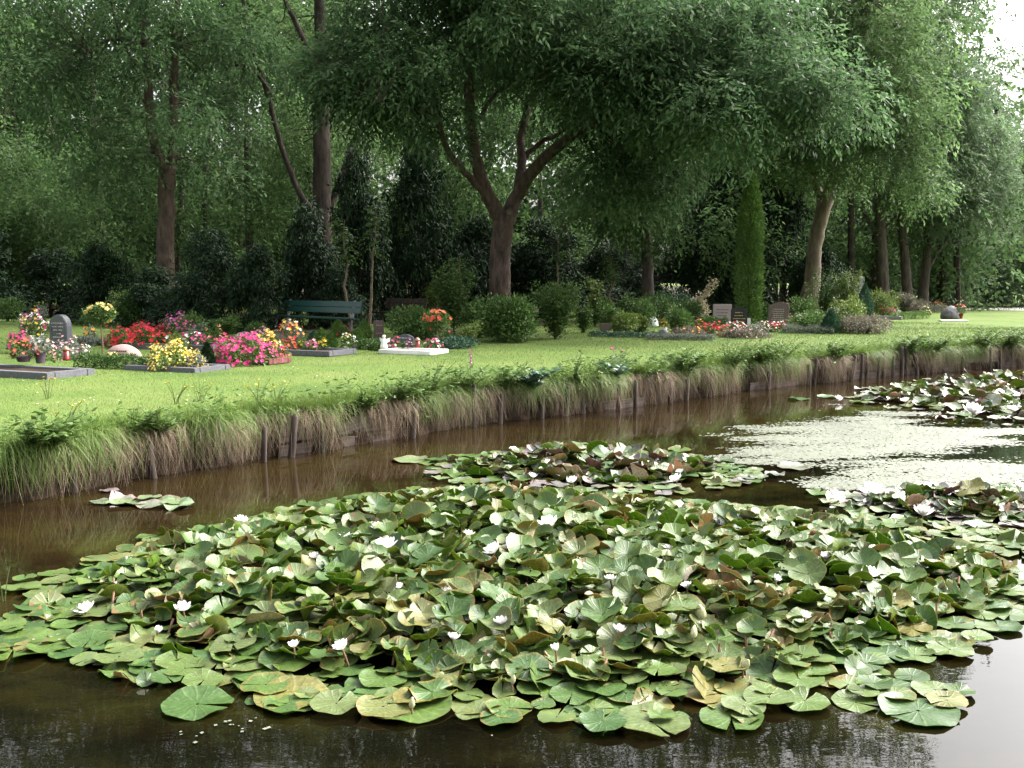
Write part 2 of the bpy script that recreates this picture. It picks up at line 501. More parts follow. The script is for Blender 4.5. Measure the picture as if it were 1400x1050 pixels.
def box(mb, c, s, rz=0, mat=0):
    x, y, z = [a / 2 for a in s]
    v = np.array([[a, b, e] for e in (-z, z) for b in (-y, y) for a in (-x, x)])
    ca, sa = math.cos(rz), math.sin(rz)
    v = np.stack([v[:, 0] * ca - v[:, 1] * sa, v[:, 0] * sa + v[:, 1] * ca, v[:, 2]], 1) + np.asarray(c)
    mb.add(v, [[0, 2, 3, 1], [4, 5, 7, 6], [0, 1, 5, 4], [2, 6, 7, 3], [0, 4, 6, 2], [1, 3, 7, 5]], mat)


def bevel_mesh(bm, name, mat, w=.012, seg=2):
    if w:
        bmesh.ops.bevel(bm, geom=[e for e in bm.edges if e.calc_face_angle(0) > .5], offset=w, segments=seg, affect='EDGES')
    me = bpy.data.meshes.new(name)
    bm.to_mesh(me); bm.free()
    me.materials.append(MATS[mat])
    return me


def slab_mesh(name, outline, thick, mat, w=.012):
    """outline in XZ, extruded along Y"""
    bm = bmesh.new()
    fr = [bm.verts.new((x, -thick / 2, z)) for x, z in outline]
    f = bm.faces.new(fr)
    r = bmesh.ops.extrude_face_region(bm, geom=[f])
    bmesh.ops.translate(bm, verts=[v for v in r['geom'] if isinstance(v, bmesh.types.BMVert)], vec=(0, thick, 0))
    bmesh.ops.recalc_face_normals(bm, faces=bm.faces)
    return bevel_mesh(bm, name, mat, w)


def box_mesh(name, s, mat, w=.012, z0=True):
    bm = bmesh.new()
    bmesh.ops.create_cube(bm, size=1)
    for v in bm.verts:
        v.co = Vector((v.co.x * s[0], v.co.y * s[1], (v.co.z + (.5 if z0 else 0)) * s[2]))
    return bevel_mesh(bm, name, mat, w)


def lathe(mb, prof, n=12, mat=0, c=(0, 0, 0)):
    prof = np.asarray(prof, float)
    th = np.linspace(0, 2 * math.pi, n, endpoint=False)
    V = np.stack([prof[:, 0][:, None] * np.cos(th), prof[:, 0][:, None] * np.sin(th), np.repeat(prof[:, 1][:, None], n, 1)], -1)
    k = len(prof)
    i = np.arange(k - 1)[:, None] * n; j = np.arange(n)[None, :]; j2 = (j + 1) % n
    q = np.stack([i + j, i + j2, i + n + j2, i + n + j], -1).reshape(-1, 4)
    mb.add(V.reshape(-1, 3) + np.asarray(c), q, mat)


# ------------------------------------------------------------------ foliage builders (all vectorised)
UP = np.array([0, 0, 1.0])


def leaves(mb, base, d, nrm, ll, lw, mat=0, fold=0.0):
    """kite-shaped leaves"""
    base = np.asarray(base); N = len(base)
    ll = np.broadcast_to(np.asarray(ll, float), (N,))[:, None]; lw = np.broadcast_to(np.asarray(lw, float), (N,))[:, None]
    w = unit(np.cross(d, nrm))
    nn = np.cross(w, d)
    mid = base + d * ll * .45 + nn * fold * lw
    V = np.stack([base, mid + w * lw * .5, base + d * ll, mid - w * lw * .5], 1).reshape(-1, 3)
    mb.add(V, np.arange(4 * N).reshape(-1, 4), mat)


def rdir(rng, n):
    return unit(rng.normal(0, 1, (n, 3)))


def sprays(mb, C, D, L, nl, ll, lw, droop, rng, mat=0, up=.9, twig=False):
    """feathery twigs: two rows of leaflets along a drooping stalk"""
    N = len(C)
    D = unit(D)
    S = unit(np.cross(D, UP + rng.normal(0, .35, (N, 3))))
    L = np.asarray(L)[:, None]
    for j in range(nl):
        t = (j + .6) / nl
        pos = C + D * L * t - UP * droop * L * t * t
        side = 1 if j % 2 else -1
        if j == nl - 1:
            side = 0
        ld = unit(D * .65 + S * side + rng.normal(0, .28, (N, 3)) - UP * (droop * t + .12))
        nr = unit(UP * up + rng.normal(0, .36, (N, 3)))
        s = rng.uniform(.75, 1.2, N)
        leaves(mb, pos, ld, nr, ll * s, lw * s, mat)


def clump(rng, c, r, n, shell=.55, flat=.8):
    u = rdir(rng, n)
    q = shell + (1 - shell) * rng.random(n) ** .6
    q *= rng.uniform(.8, 1.15, n)
    return np.asarray(c) + u * (r * q)[:, None] * np.array([1, 1, flat]), u


def ell_centres(rng, c, rad, n, mind):
    """spread clump centres through an ellipsoid, biased to its outside"""
    out = []
    k = 0
    while len(out) < n and k < n * 40:
        k += 1
        u = rng.normal(0, 1, 3); u /= np.linalg.norm(u)
        p = u * (rng.random() ** .45)
        p = np.asarray(c) + p * np.asarray(rad)
        if all(np.sum((p - q) ** 2) > mind * mind for q in out[-60:]):
            out.append(p)
    return out


def crown(mb, rng, ells, cr=(.7, 1.2), per=190, nl=7, ll=.15, lw=.055, droop=.5, L=(.35, .6), zmin=None):
    tips = []
    for (c, rad, n) in ells:
        for p in ell_centres(rng, c, rad, n, cr[0] * .8):
            if zmin is not None and p[2] < zmin:
                continue
            r = rng.uniform(*cr)
            k = int(per * (r / cr[1]) ** 2)
            P, u = clump(rng, p, r, k, flat=.7)
            D = u * .8 + rng.normal(0, .45, (k, 3)) - UP * .15
            sprays(mb, P, D, rng.uniform(L[0], L[1], k), nl, ll, lw, droop, rng)
            tips.append(p)
    return tips


def limb_px(spec, d0):
    """limb given as (px, py, depth offset, radius m)"""
    P = [atd(px, py, d0 + dd) for px, py, dd, r in spec]
    return P, [s[3] for s in spec]


def PXE(px, py, wpx, hpx, d, dd, n):
    """crown lobe: centre seen at px,py at distance d; half-sizes from pixels, dd metres deep"""
    c = atd(px, py, d)
    return (c, (wpx * mpp(d), dd, hpx * mpp(d)), n)


# ================================================================== THE SETTING
rng = np.random.default_rng(7)
# bank line (water's edge) from the photograph, laid on the pond surface
bank_px = [(0, 688), (171, 658), (300, 638), (453, 613), (564, 596), (693, 575), (814, 562), (900, 552), (986, 538), (1143, 521), (1228, 513), (1400, 500)]
BK = np.array([at(x, y, WZ)[:2] for x, y in bank_px])
BK = np.vstack([BK[0] + (BK[0] - BK[2]) * 6, BK[0] + (BK[0] - BK[2]) * 2, BK, BK[-1] + np.array([6, 3.2]), BK[-1] + np.array([18, 7.5]), BK[-1] + np.array([60, 16]), BK[-1] + np.array([400, 60])])
seg = np.linalg.norm(np.diff(BK, axis=0), axis=1)
SL = np.concatenate([[0], np.cumsum(seg)])


def bank(s):
    """point and outward (towards the lawn) normal at arc length s"""
    s = np.atleast_1d(s)
    x = np.interp(s, SL, BK[:, 0]); y = np.interp(s, SL, BK[:, 1])
    x2 = np.interp(s + .6, SL, BK[:, 0]) - np.interp(s - .6, SL, BK[:, 0])
    y2 = np.interp(s + .6, SL, BK[:, 1]) - np.interp(s - .6, SL, BK[:, 1])
    t = unit(np.stack([x2, y2], -1))
    return np.stack([x, y], -1), np.stack([-t[:, 1], t[:, 0]], -1), t


S0 = SL[2]                       # s at the left frame edge
S1 = SL[2 + len(bank_px) - 1]    # s at the right frame edge


def wobble(s):
    return .06 * np.sin(s * 1.7) + .05 * np.sin(s * 3.9 + 1) + .03 * np.sin(s * 9.1)


def lawn_z(off, s):
    return -.05 * np.exp(-off / .35) + .012 * np.sin(s * .9 + off) * np.minimum(off, 1)


# lawn: one sheet from the bank out to the horizon
mb = MB()
ss = np.concatenate([np.linspace(SL[0], S0 - .3, 12), np.linspace(S0, S1, 260), np.linspace(S1 + .5, SL[-1], 24)])
offs = np.array([.10, .16, .3, .5, .8, 1.2, 1.8, 2.6, 3.6, 5, 7, 10, 14, 20, 30, 50, 90, 200, 700.])
p, nrm, tg = bank(ss)
w = wobble(ss)
V = []
for o in offs:
    q = p + nrm * (o + w * math.exp(-o))[:, None]
    V.append(np.column_stack([q, lawn_z(np.full(len(ss), o), ss)]))
V = np.array(V)
n = len(ss)
i, j = np.meshgrid(np.arange(len(offs) - 1), np.arange(n - 1), indexing='ij')
q = np.stack([i * n + j, i * n + j + 1, (i + 1) * n + j + 1, (i + 1) * n + j], -1).reshape(-1, 4)
mb.add(V.reshape(-1, 3), q)
o = obj('lawn', mb.mesh('lawn', 'lawn_soil', True)); tag(o, kind='structure')

# earth bank under the lawn edge
mb = MB()
pro = [(.10, -.052), (.02, -.14), (.06, -.30), (.02, -.52), (-.05, -1.2)]
V = []
for (a, z) in pro:
    q_ = p + nrm * (a + w * .9 + .03 * np.sin(ss * 13 + z * 9))[:, None]
    V.append(np.column_stack([q_, np.full(n, z)]))
V = np.array(V)
i, j = np.meshgrid(np.arange(len(pro) - 1), np.arange(n - 1), indexing='ij')
q = np.stack([i * n + j, (i + 1) * n + j, (i + 1) * n + j + 1, i * n + j + 1], -1).reshape(-1, 4)
mb.add(V.reshape(-1, 3), q)
o = obj('earth_bank', mb.mesh('earth_bank', 'soil', True)); tag(o, kind='structure')

# forest floor behind the graves, a sheet just above the lawn
mb = MB()
edge = [(-120, 432), (100, 434), (200, 448), (380, 455), (640, 456), (800, 440), (960, 432), (1110, 428), (1200, 416), (1300, 411)]
E = np.array([at(x, y, .004) for x, y in edge])
E = np.vstack([E[0] + np.array([-60, 0, 0]), E])
Bk = np.array([[x * 2.2 if abs(x) > 5 else x, 320, .004] for x in E[:, 0]])
k = len(E)
mb.add(np.vstack([E, Bk]), [[a, a + 1, k + a + 1, k + a] for a in range(k - 1)])
o = obj('forest_floor', mb.mesh('forest_floor', 'forest_floor')); tag(o, kind='structure')

# pond
mb = MB()
mb.add([[-200, -60, WZ], [400, -60, WZ], [400, 120, WZ], [-200, 120, WZ]], [[0, 1, 2, 3]])
o = obj('pond_water', mb.mesh('pond_water', 'pond_water')); tag(o, kind='structure')

# path at the far right
mb = MB()
a, b = at(1318, 423.5, .006), at(1700, 428, .006)
c_, d_ = at(1700, 420, .006), at(1325, 421, .006)
mb.add([a, b, c_, d_], [[0, 1, 2, 3]])
o = obj('path', mb.mesh('path', 'paving')); tag(o, kind='structure')

# ------------------------------------------------------------------ lawn grass and bank growth
def blades(mb, base, d, h, wd, lean, rng, k=1, mat=0, sag=0.0):
    """grass blades; k segments, bending along d"""
    N = len(base)
    h = h[:, None]; wd = np.broadcast_to(wd, (N,))[:, None]
    side = unit(np.cross(d, UP) + rng.normal(0, .25, (N, 3)))
    if k == 1:
        V = np.stack([base - side * wd * .5, base + side * wd * .5, base + (UP + d * lean[:, None]) * h], 1)
        mb.add(V.reshape(-1, 3), np.arange(3 * N).reshape(-1, 3), mat)
        return
    rows = []
    for i in range(k + 1):
        t = i / k
        pz = base + UP * h * (t - sag * t * t)[..., None] if np.ndim(sag) else base + UP * h * (t - sag * t * t)
        pz = pz + d * (lean[:, None] * h * t ** 1.5)
        ww = wd * (1 - t) ** .6 * .5 if i < k else wd * .04
        rows += [pz - side * ww, pz + side * ww]
    V = np.stack(rows, 1)
    n2 = 2 * (k + 1)
    f = np.array([[2 * i, 2 * i + 1, 2 * i + 3, 2 * i + 2] for i in range(k)])
    F_ = (np.arange(N)[:, None, None] * n2 + f[None]).reshape(-1, 4)
    mb.add(V.reshape(-1, 3), F_, mat)


def hdir(rng, n):
    a = rng.uniform(0, 2 * math.pi, n)
    return np.column_stack([np.cos(a), np.sin(a), np.zeros(n)])


mb = MB()
N = 185000
s = S0 - 2.5 + (S1 - S0 + 9) * rng.random(N) ** 1.25
off = .12 + 17 * rng.random(N) ** 1.7
pp, nn, tt = bank(s)
XY = pp + nn * (off + wobble(s) * np.exp(-off))[:, None]
ok = XY[:, 1] < 42
XY, off, s = XY[ok], off[ok], s[ok]
base = np.column_stack([XY, lawn_z(off, s) - .004])
dist = np.linalg.norm(XY, axis=1)
h = rng.uniform(.018, .045, len(XY)) * (1 + .5 * np.exp(-off / .5)) * np.clip(dist / 20, .8, 1.5)
wd = .0045 * np.clip(dist / 12, .9, 3)
blades(mb, base, hdir(rng, len(XY)), h, wd, rng.uniform(0, .9, len(XY)), rng)
o = obj('lawn_grass', mb.mesh('lawn_grass', 'grass_lawn'))
tag(o, 'short mown lawn between the graves and the pond', 'grass', kind='stuff')


def clumpy(s, f, ph):
    return .5 + .5 * np.sin(s * f + ph) * np.sin(s * f * .37 + ph * 2.1) + .25 * np.sin(s * f * 2.3 + ph)


# grass hanging over the edge, dry and green
def hanging(name, label, N, dens, ln, reach, mat, spread, z0):
    mb = MB()
    s = rng.uniform(S0 - 1.5, S1 + 6, N)
    s = s[rng.random(N) < np.clip(dens(s), .03, 1)]
    N = len(s)
    pp, nn, tt = bank(s)
    o_ = rng.uniform(.0, .26, N)
    base = np.column_stack([pp + nn * (o_ + wobble(s))[:, None], z0 + rng.uniform(-.06, .03, N)])
    d = unit(np.column_stack([-nn + tt * rng.normal(0, spread, N)[:, None], np.zeros(N)]))
    l = rng.uniform(*ln, N) * np.clip(.55 + .6 * clumpy(s, 5.3, 1.7), .4, 1.15)
    x1 = rng.uniform(*reach, N) * np.clip(.5 + .7 * clumpy(s, 7.7, .3), .4, 1.3) + o_ * .7
    side = unit(np.cross(d, UP) + rng.normal(0, .4, (N, 3)))
    wd = rng.uniform(.004, .009, N)[:, None]
    V, k = [], 3
    kink = rng.normal(0, .085, (N, 1)) * np.column_stack([tt, np.zeros(N)])
    for i in range(k + 1):
        t = i / k
        z = .10 * math.sin(t * 2.6) * (1 - t) - l * t ** 1.9
        x = x1 * (1 - (1 - t) ** 1.7) + rng.normal(0, .015, N) * t
        pz = base + d * x[:, None] + UP * z[:, None] + kink * math.sin(t * 3.1)
        pz[:, 2] = np.maximum(pz[:, 2], WZ + .004)
        ww = wd * (1 - t * .85) * .5
        V += [pz - side * ww, pz + side * ww]
    V = np.stack(V, 1)
    f = np.array([[2 * i, 2 * i + 1, 2 * i + 3, 2 * i + 2] for i in range(k)])
    mb.add(V.reshape(-1, 3), (np.arange(N)[:, None, None] * (2 * k + 2) + f[None]).reshape(-1, 4))
    tag(obj(name, mb.mesh(name, mat)), label, 'grass', kind='stuff')


hanging('dry_grass', 'straw coloured dry grass hanging over the pond bank', 34000, lambda s: clumpy(s, 2.6, .6) * 1.6 - .15, (.14, .60), (.06, .30), 'grass_dry', .8, -.09)
hanging('hanging_grass', 'green grass draping over the pond bank', 38000, lambda s: clumpy(s, 1.7, 2.9) * 1.3 - .3, (.05, .42), (.08, .38), 'grass_bank', .9, -.04)

# taller green grass along the edge, standing and hanging
mb = MB()
N = 42000
s = rng.uniform(S0 - 1.5, S1 + 10, N)
keep = rng.random(N) < np.clip(.25 + clumpy(s, 1.3, 2.2), .2, 1)
s = s[keep]; N = len(s)
pp, nn, tt = bank(s)
o_ = rng.random(N) ** 1.5 * .7 * np.clip(.5 + .8 * clumpy(s, .9, 1.1), .35, 1.3)
base = np.column_stack([pp + nn * (o_ + wobble(s))[:, None], lawn_z(o_, s) - .01])
d = hdir(rng, N) * .6 + np.column_stack([-nn, np.zeros(N)]) * .5
h = rng.uniform(.06, .24, N) * np.clip(1.25 - o_ * 1.6, .3, 1.2)
blades(mb, base, unit(d), h, rng.uniform(.004, .008, N), rng.uniform(.1, 1.1, N), rng, 2, sag=.2)
o = obj('bank_grass', mb.mesh('bank_grass', 'grass_bank'))
tag(o, 'longer green grass along the pond edge', 'grass', kind='stuff')

# wooden edging: stakes and boards in the bank
ed = thing('bank_edging', 'weathered wooden stakes and boards holding the pond bank', 'edging', tuple(np.append(bank(S0)[0][0], WZ)))
eo = np.array(ed.location)
mst = []
for v_ in range(4):
    m_ = MB()
    r_ = np.random.default_rng(40 + v_)
    tube(m_, [[0, 0, -.25], [.005, 0, .1], [.0, .006, .34 + .05 * v_], [.004, 0, .36 + .05 * v_]], [.036, .035, .033, .018], 8)
    mst.append(m_.mesh('stake', 'wood_stake', True))
s = S0 - .6
while s < S1 + 4:
    pp, nn, tt = bank(s)
    mid = at(1180, 517, WZ)
    dense = abs(pp[0][0] - mid[0]) < 1.6
    q = pp[0] - nn[0] * rng.uniform(.06, .14)
    st_ = obj('stake', mst[rng.integers(4)], ed, (q[0] - eo[0], q[1] - eo[1], rng.uniform(-.06, .04) + (.08 if dense else 0)),
              (rng.normal(0, .05), rng.normal(0, .06), rng.uniform(0, 6)), (rng.uniform(.8, 1.25),) * 2 + (rng.uniform(.85, 1.1),))
    s += rng.uniform(.2, .32) if dense else rng.choice([rng.uniform(.35, .5), rng.uniform(.7, 1.4)])
mbd = box_mesh('board', (1, .028, .20), 'wood_board', .004, False)
s = S0 - .5
while s < S1 + 3:
    L_ = rng.uniform(1.3, 1.9)
    pp, nn, tt = bank(s + L_ / 2)
    q = pp[0] + nn[0] * .005
    for z_ in (.02, .235):
        if rng.random() < (.75 if z_ > .1 else .6):
            continue
        obj('board', mbd, ed, (q[0] - eo[0], q[1] - eo[1], z_ + rng.normal(0, .012)), (rng.normal(0, .05), rng.normal(0, .012), math.atan2(tt[0][1], tt[0][0])), (L_ - .02, 1, 1))
    s += L_


# leafy plants growing out of the bank
def leafy_plant(name, label, cat, loc, h, spread, nst, ll, lw, mat, group=None, lean=None, heads=None, hmat=None, hr=.012, seed=0, per=11):
    r = np.random.default_rng(seed)
    t = thing(name, label, cat, tuple(loc), 0, group)
    ms, ml, mh = MB(), MB(), MB()
    for k in range(nst):
        a = r.uniform(0, 6.28)
        b0 = np.array([math.cos(a), math.sin(a), 0]) * spread * .25 * r.random()
        dr = np.array([math.cos(a), math.sin(a), 0]) * spread * r.uniform(.3, 1)
        if lean is not None:
            dr = dr + np.asarray(lean) * r.uniform(.5, 1.1)
        hh = h * r.uniform(.6, 1.05)
        ts = np.linspace(0, 1, 5)
        pts = b0 + ts[:, None] * UP * hh + (ts ** 1.6)[:, None] * dr
        tube(ms, pts, np.linspace(.005, .002, 5), 4, cap=False)
        tt_ = r.uniform(.12, 1, per)
        P = b0 + tt_[:, None] * UP * hh + (tt_ ** 1.6)[:, None] * dr
        D = unit(hdir(r, per) + UP * r.uniform(-.2, .6, per)[:, None])
        leaves(ml, P, D, unit(UP + r.normal(0, .4, (per, 3))), ll * r.uniform(.6, 1.15, per), lw * r.uniform(.7, 1.2, per), fold=-.15)
        if heads and r.random() < heads:
            blossoms(mh, pts[-1][None], unit(UP[None] + r.normal(0, .3, (1, 3))), hr, r)
    obj('stem', ms.mesh('stem', 'stem_green'), t)
    obj('foliage', ml.mesh('foliage', mat), t)
    if mh.v:
        tag(obj('blossoms', mh.mesh('blossoms', hmat), t), kind='stuff')
    return t


def blossoms(mb, C, Nn, r, rng, np_=5, mat=0, cup=.35):
    """open flowers: petals as kites round a centre"""
    N = len(C)
    r = np.broadcast_to(np.asarray(r, float), (N,)) * rng.uniform(.75, 1.2, N)
    A = unit(np.cross(Nn, rng.normal(0, 1, (N, 3)))); B = np.cross(Nn, A)
    V = [C]
    for i in range(2 * np_):
        t = i * math.pi / np_
        rr = r if i % 2 == 0 else r * .62
        z = r * cup if i % 2 == 0 else r * cup * .35
        V.append(C + A * (np.cos(t) * rr)[:, None] + B * (np.sin(t) * rr)[:, None] + Nn * z[:, None])
    V = np.stack(V, 1)
    k = 2 * np_ + 1
    f = []
    for i in range(np_):
        a = 1 + 2 * i
        f.append([0, 1 + (2 * i - 1) % (2 * np_), a, 1 + (2 * i + 1) % (2 * np_)])
    mb.add(V.reshape(-1, 3), (np.arange(N)[:, None, None] * k + np.array(f)[None]).reshape(-1, 4), mat)


def on_bank(px, zoff=-.02, back=.08):
    """point on the bank top seen at pixel column px"""
    sv_ = np.linspace(S0 - 2, S1 + 4, 3000)
    P_, n_, _ = bank(sv_)
    col = CX + F * P_[:, 0] / (P_[:, 1] * CP)
    i = int(np.argmin(abs(col - px)))
    q = P_[i] + n_[i] * (back + wobble(sv_[i]))
    return np.array([q[0], q[1], zoff]), np.append(-n_[i], 0)


BP = [
    (30, .30, .22, 9, .10, .045, 'leaf_bank', 'leafy green weed spilling over the bank at the left edge of the picture'),
    (52, .26, .20, 10, .11, .035, 'leaf_bank', 'narrow leaved green weed hanging down the leftmost bank'),
    (182, .24, .20, 8, .08, .03, 'leaf_bank', 'low green weed between two dry tufts on the left bank'),
    (213, .22, .18, 7, .09, .03, 'leaf_bank', 'narrow leaved weed hanging over a stake on the left bank'),
    (492, .22, .2, 8, .07, .03, 'leaf_bank', 'dark leafy weed at the bank below the pink flower bed'),
    (548, .34, .2, 9, .08, .035, 'leaf_bank', 'yellowish leafy weed on the bank below the white grave'),
    (590, .42, .12, 4, .07, .03, 'leaf_bank', 'tall thin weed standing on the bank edge below the white grave'),
    (640, .34, .28, 12, .09, .035, 'leaf_bank', 'bushy green weed on the bank beside the purple flower spike'),
    (688, .34, .26, 12, .08, .035, 'leaf_bank', 'bushy green weed right of the purple flower spike'),
    (718, .24, .22, 8, .14, .075, 'leaf_dock', 'broad leaved grey green plant drooping over the middle of the bank'),
    (785, .46, .12, 4, .07, .03, 'leaf_bank', 'tall sparse weed standing on the bank left of the pink rose'),
    (836, .26, .24, 9, .10, .055, 'leaf_dock', 'grey green leafy plant on the bank just left of the pink rose'),
    (936, .34, .26, 11, .11, .06, 'leaf_bank', 'large leaved green plant right of the hanging dry tuft'),
    (995, .42, .28, 14, .07, .03, 'leaf_bank', 'wiry green weed with thin stems on the right half of the bank'),
    (1042, .36, .28, 13, .09, .045, 'leaf_bank', 'dark leafy plant on the bank below the brown headstone'),
    (1078, .40, .22, 9, .06, .02, 'leaf_bank', 'thin stemmed weed on the bank right of the brown headstone'),
    (1140, .28, .24, 9, .09, .045, 'leaf_bank', 'leafy plant above the first close set stakes'),
    (1245, .34, .26, 11, .10, .05, 'leaf_bank', 'green plant just right of the close set stakes'),
    (1276, .30, .28, 10, .10, .045, 'leaf_bank', 'low green plant on the far right bank'),
    (1345, .40, .32, 12, .10, .04, 'leaf_bank', 'tall rank weed on the bank near the right edge of the picture'),
    (1385, .36, .32, 12, .10, .04, 'leaf_bank', 'rightmost rank weed on the far bank'),
]
for i, (px, h_, sp_, ns_, ll_, lw_, m_, lab_) in enumerate(BP):
    q, dn = on_bank(px, -.14, .02)
    leafy_plant('bank_plant', lab_, 'plant', q, h_ * 1.25, sp_ * 1.2, ns_ * 2, ll_ * 1.1, lw_ * 1.1, m_, 'weeds along the pond bank', dn * .26, seed=100 + i, per=17)
q, dn = on_bank(868, -.04, .2)
leafy_plant('wild_rose', 'small leafy bank plant with one bright pink flower', 'plant', q, .36, .12, 5, .09, .045, 'leaf_dock', 'weeds along the pond bank', None, .55, 'petal_pink', .05, seed=160, per=12)
q, dn = on_bank(664, -.04, .25)
t = leafy_plant('loosestrife', 'purple flower spike standing on the pond bank', 'plant', q, .42, .08, 2, .06, .02, 'leaf_bank', 'weeds along the pond bank', seed=161)
m_ = MB(); zz = np.linspace(.28, .5, 26)
blossoms(m_, np.column_stack([rng.normal(0, .008, 26), rng.normal(0, .008, 26), zz]), unit(hdir(rng, 26) + UP * .3), .013, rng)
tag(obj('blossoms', m_.mesh('blossoms', 'petal_purple'), t), kind='stuff')
ms, ml = MB(), MB()
r = np.random.default_rng(55)
K = 3600
s = r.uniform(S0 - 1, S1 + 6, K)
s = s[r.random(K) < np.clip(clumpy(s, 1.1, 4.2) + .1, .12, 1) * np.clip((s - S0) / 8, .22, 1)]; K = len(s)
pp, nn, tt = bank(s)
ob = np.where(r.random(K) < .5, r.uniform(-.04, .12, K), r.uniform(.1, .5, K))
B0 = np.column_stack([pp + nn * (ob + wobble(s))[:, None], np.where(ob < .12, -.06 - .34 * r.random(K) ** 1.5, -.03)])
hh = r.uniform(.08, .34, K) * np.clip(1.2 - ob, .5, 1.2)
dr = (hdir(r, K) * .5 + np.column_stack([-nn, np.zeros(K)]) * .8) * (hh * r.uniform(.2, .9, K))[:, None]
for j in range(11):
    t_ = r.uniform(.15, 1, K)
    P_ = B0 + UP * (hh * t_)[:, None] + dr * (t_ ** 1.5)[:, None]
    sz = r.uniform(.035, .10, K)
    leaves(ml, P_, unit(hdir(r, K) + UP * r.uniform(-.3, .6, K)[:, None]), unit(UP + r.normal(0, .4, (K, 3))), sz, sz * r.uniform(.3, .5, K), fold=-.12)
tag(obj('bank_weeds', ml.mesh('bank_weeds', 'leaf_bank')), 'low leafy weeds mixed through the grass of the bank', 'weeds', kind='stuff')
YW = [((66, 545), 'yellow flowered weed on the lawn below the grey kerb at far left'), ((275, 548), 'yellow flowered weed at the bank below the mound of yellow flowers'),
      ((352, 548), 'tall thin yellow flowered weed below the hot pink bed'), ((90, 590), 'yellow flowered weed at the very edge of the left bank'),
      ((240, 552), 'small sparse yellow flowered weed left of its taller neighbour on the bank'), ((378, 552), 'short yellow flowered weed on the bank below the small brick edged bed')]
for i, ((px, py), lab_) in enumerate(YW):
    leafy_plant('hawkbit', lab_, 'weed', at(px, py), .26, .16, 6, .05, .012, 'leaf_bank', 'yellow weeds near the bank', None, .9, 'petal_yellow', .02, seed=170 + i, per=4)
m_ = MB()
P_ = np.array([at(rng.uniform(10, 620), rng.uniform(498, 556), .035) for _ in range(42)])
blossoms(m_, P_, np.tile(UP, (42, 1)), .014, rng)
tag(obj('daisies', m_.mesh('daisies', 'petal_white')), 'tiny white daisies scattered in the lawn', 'flowers', kind='stuff')


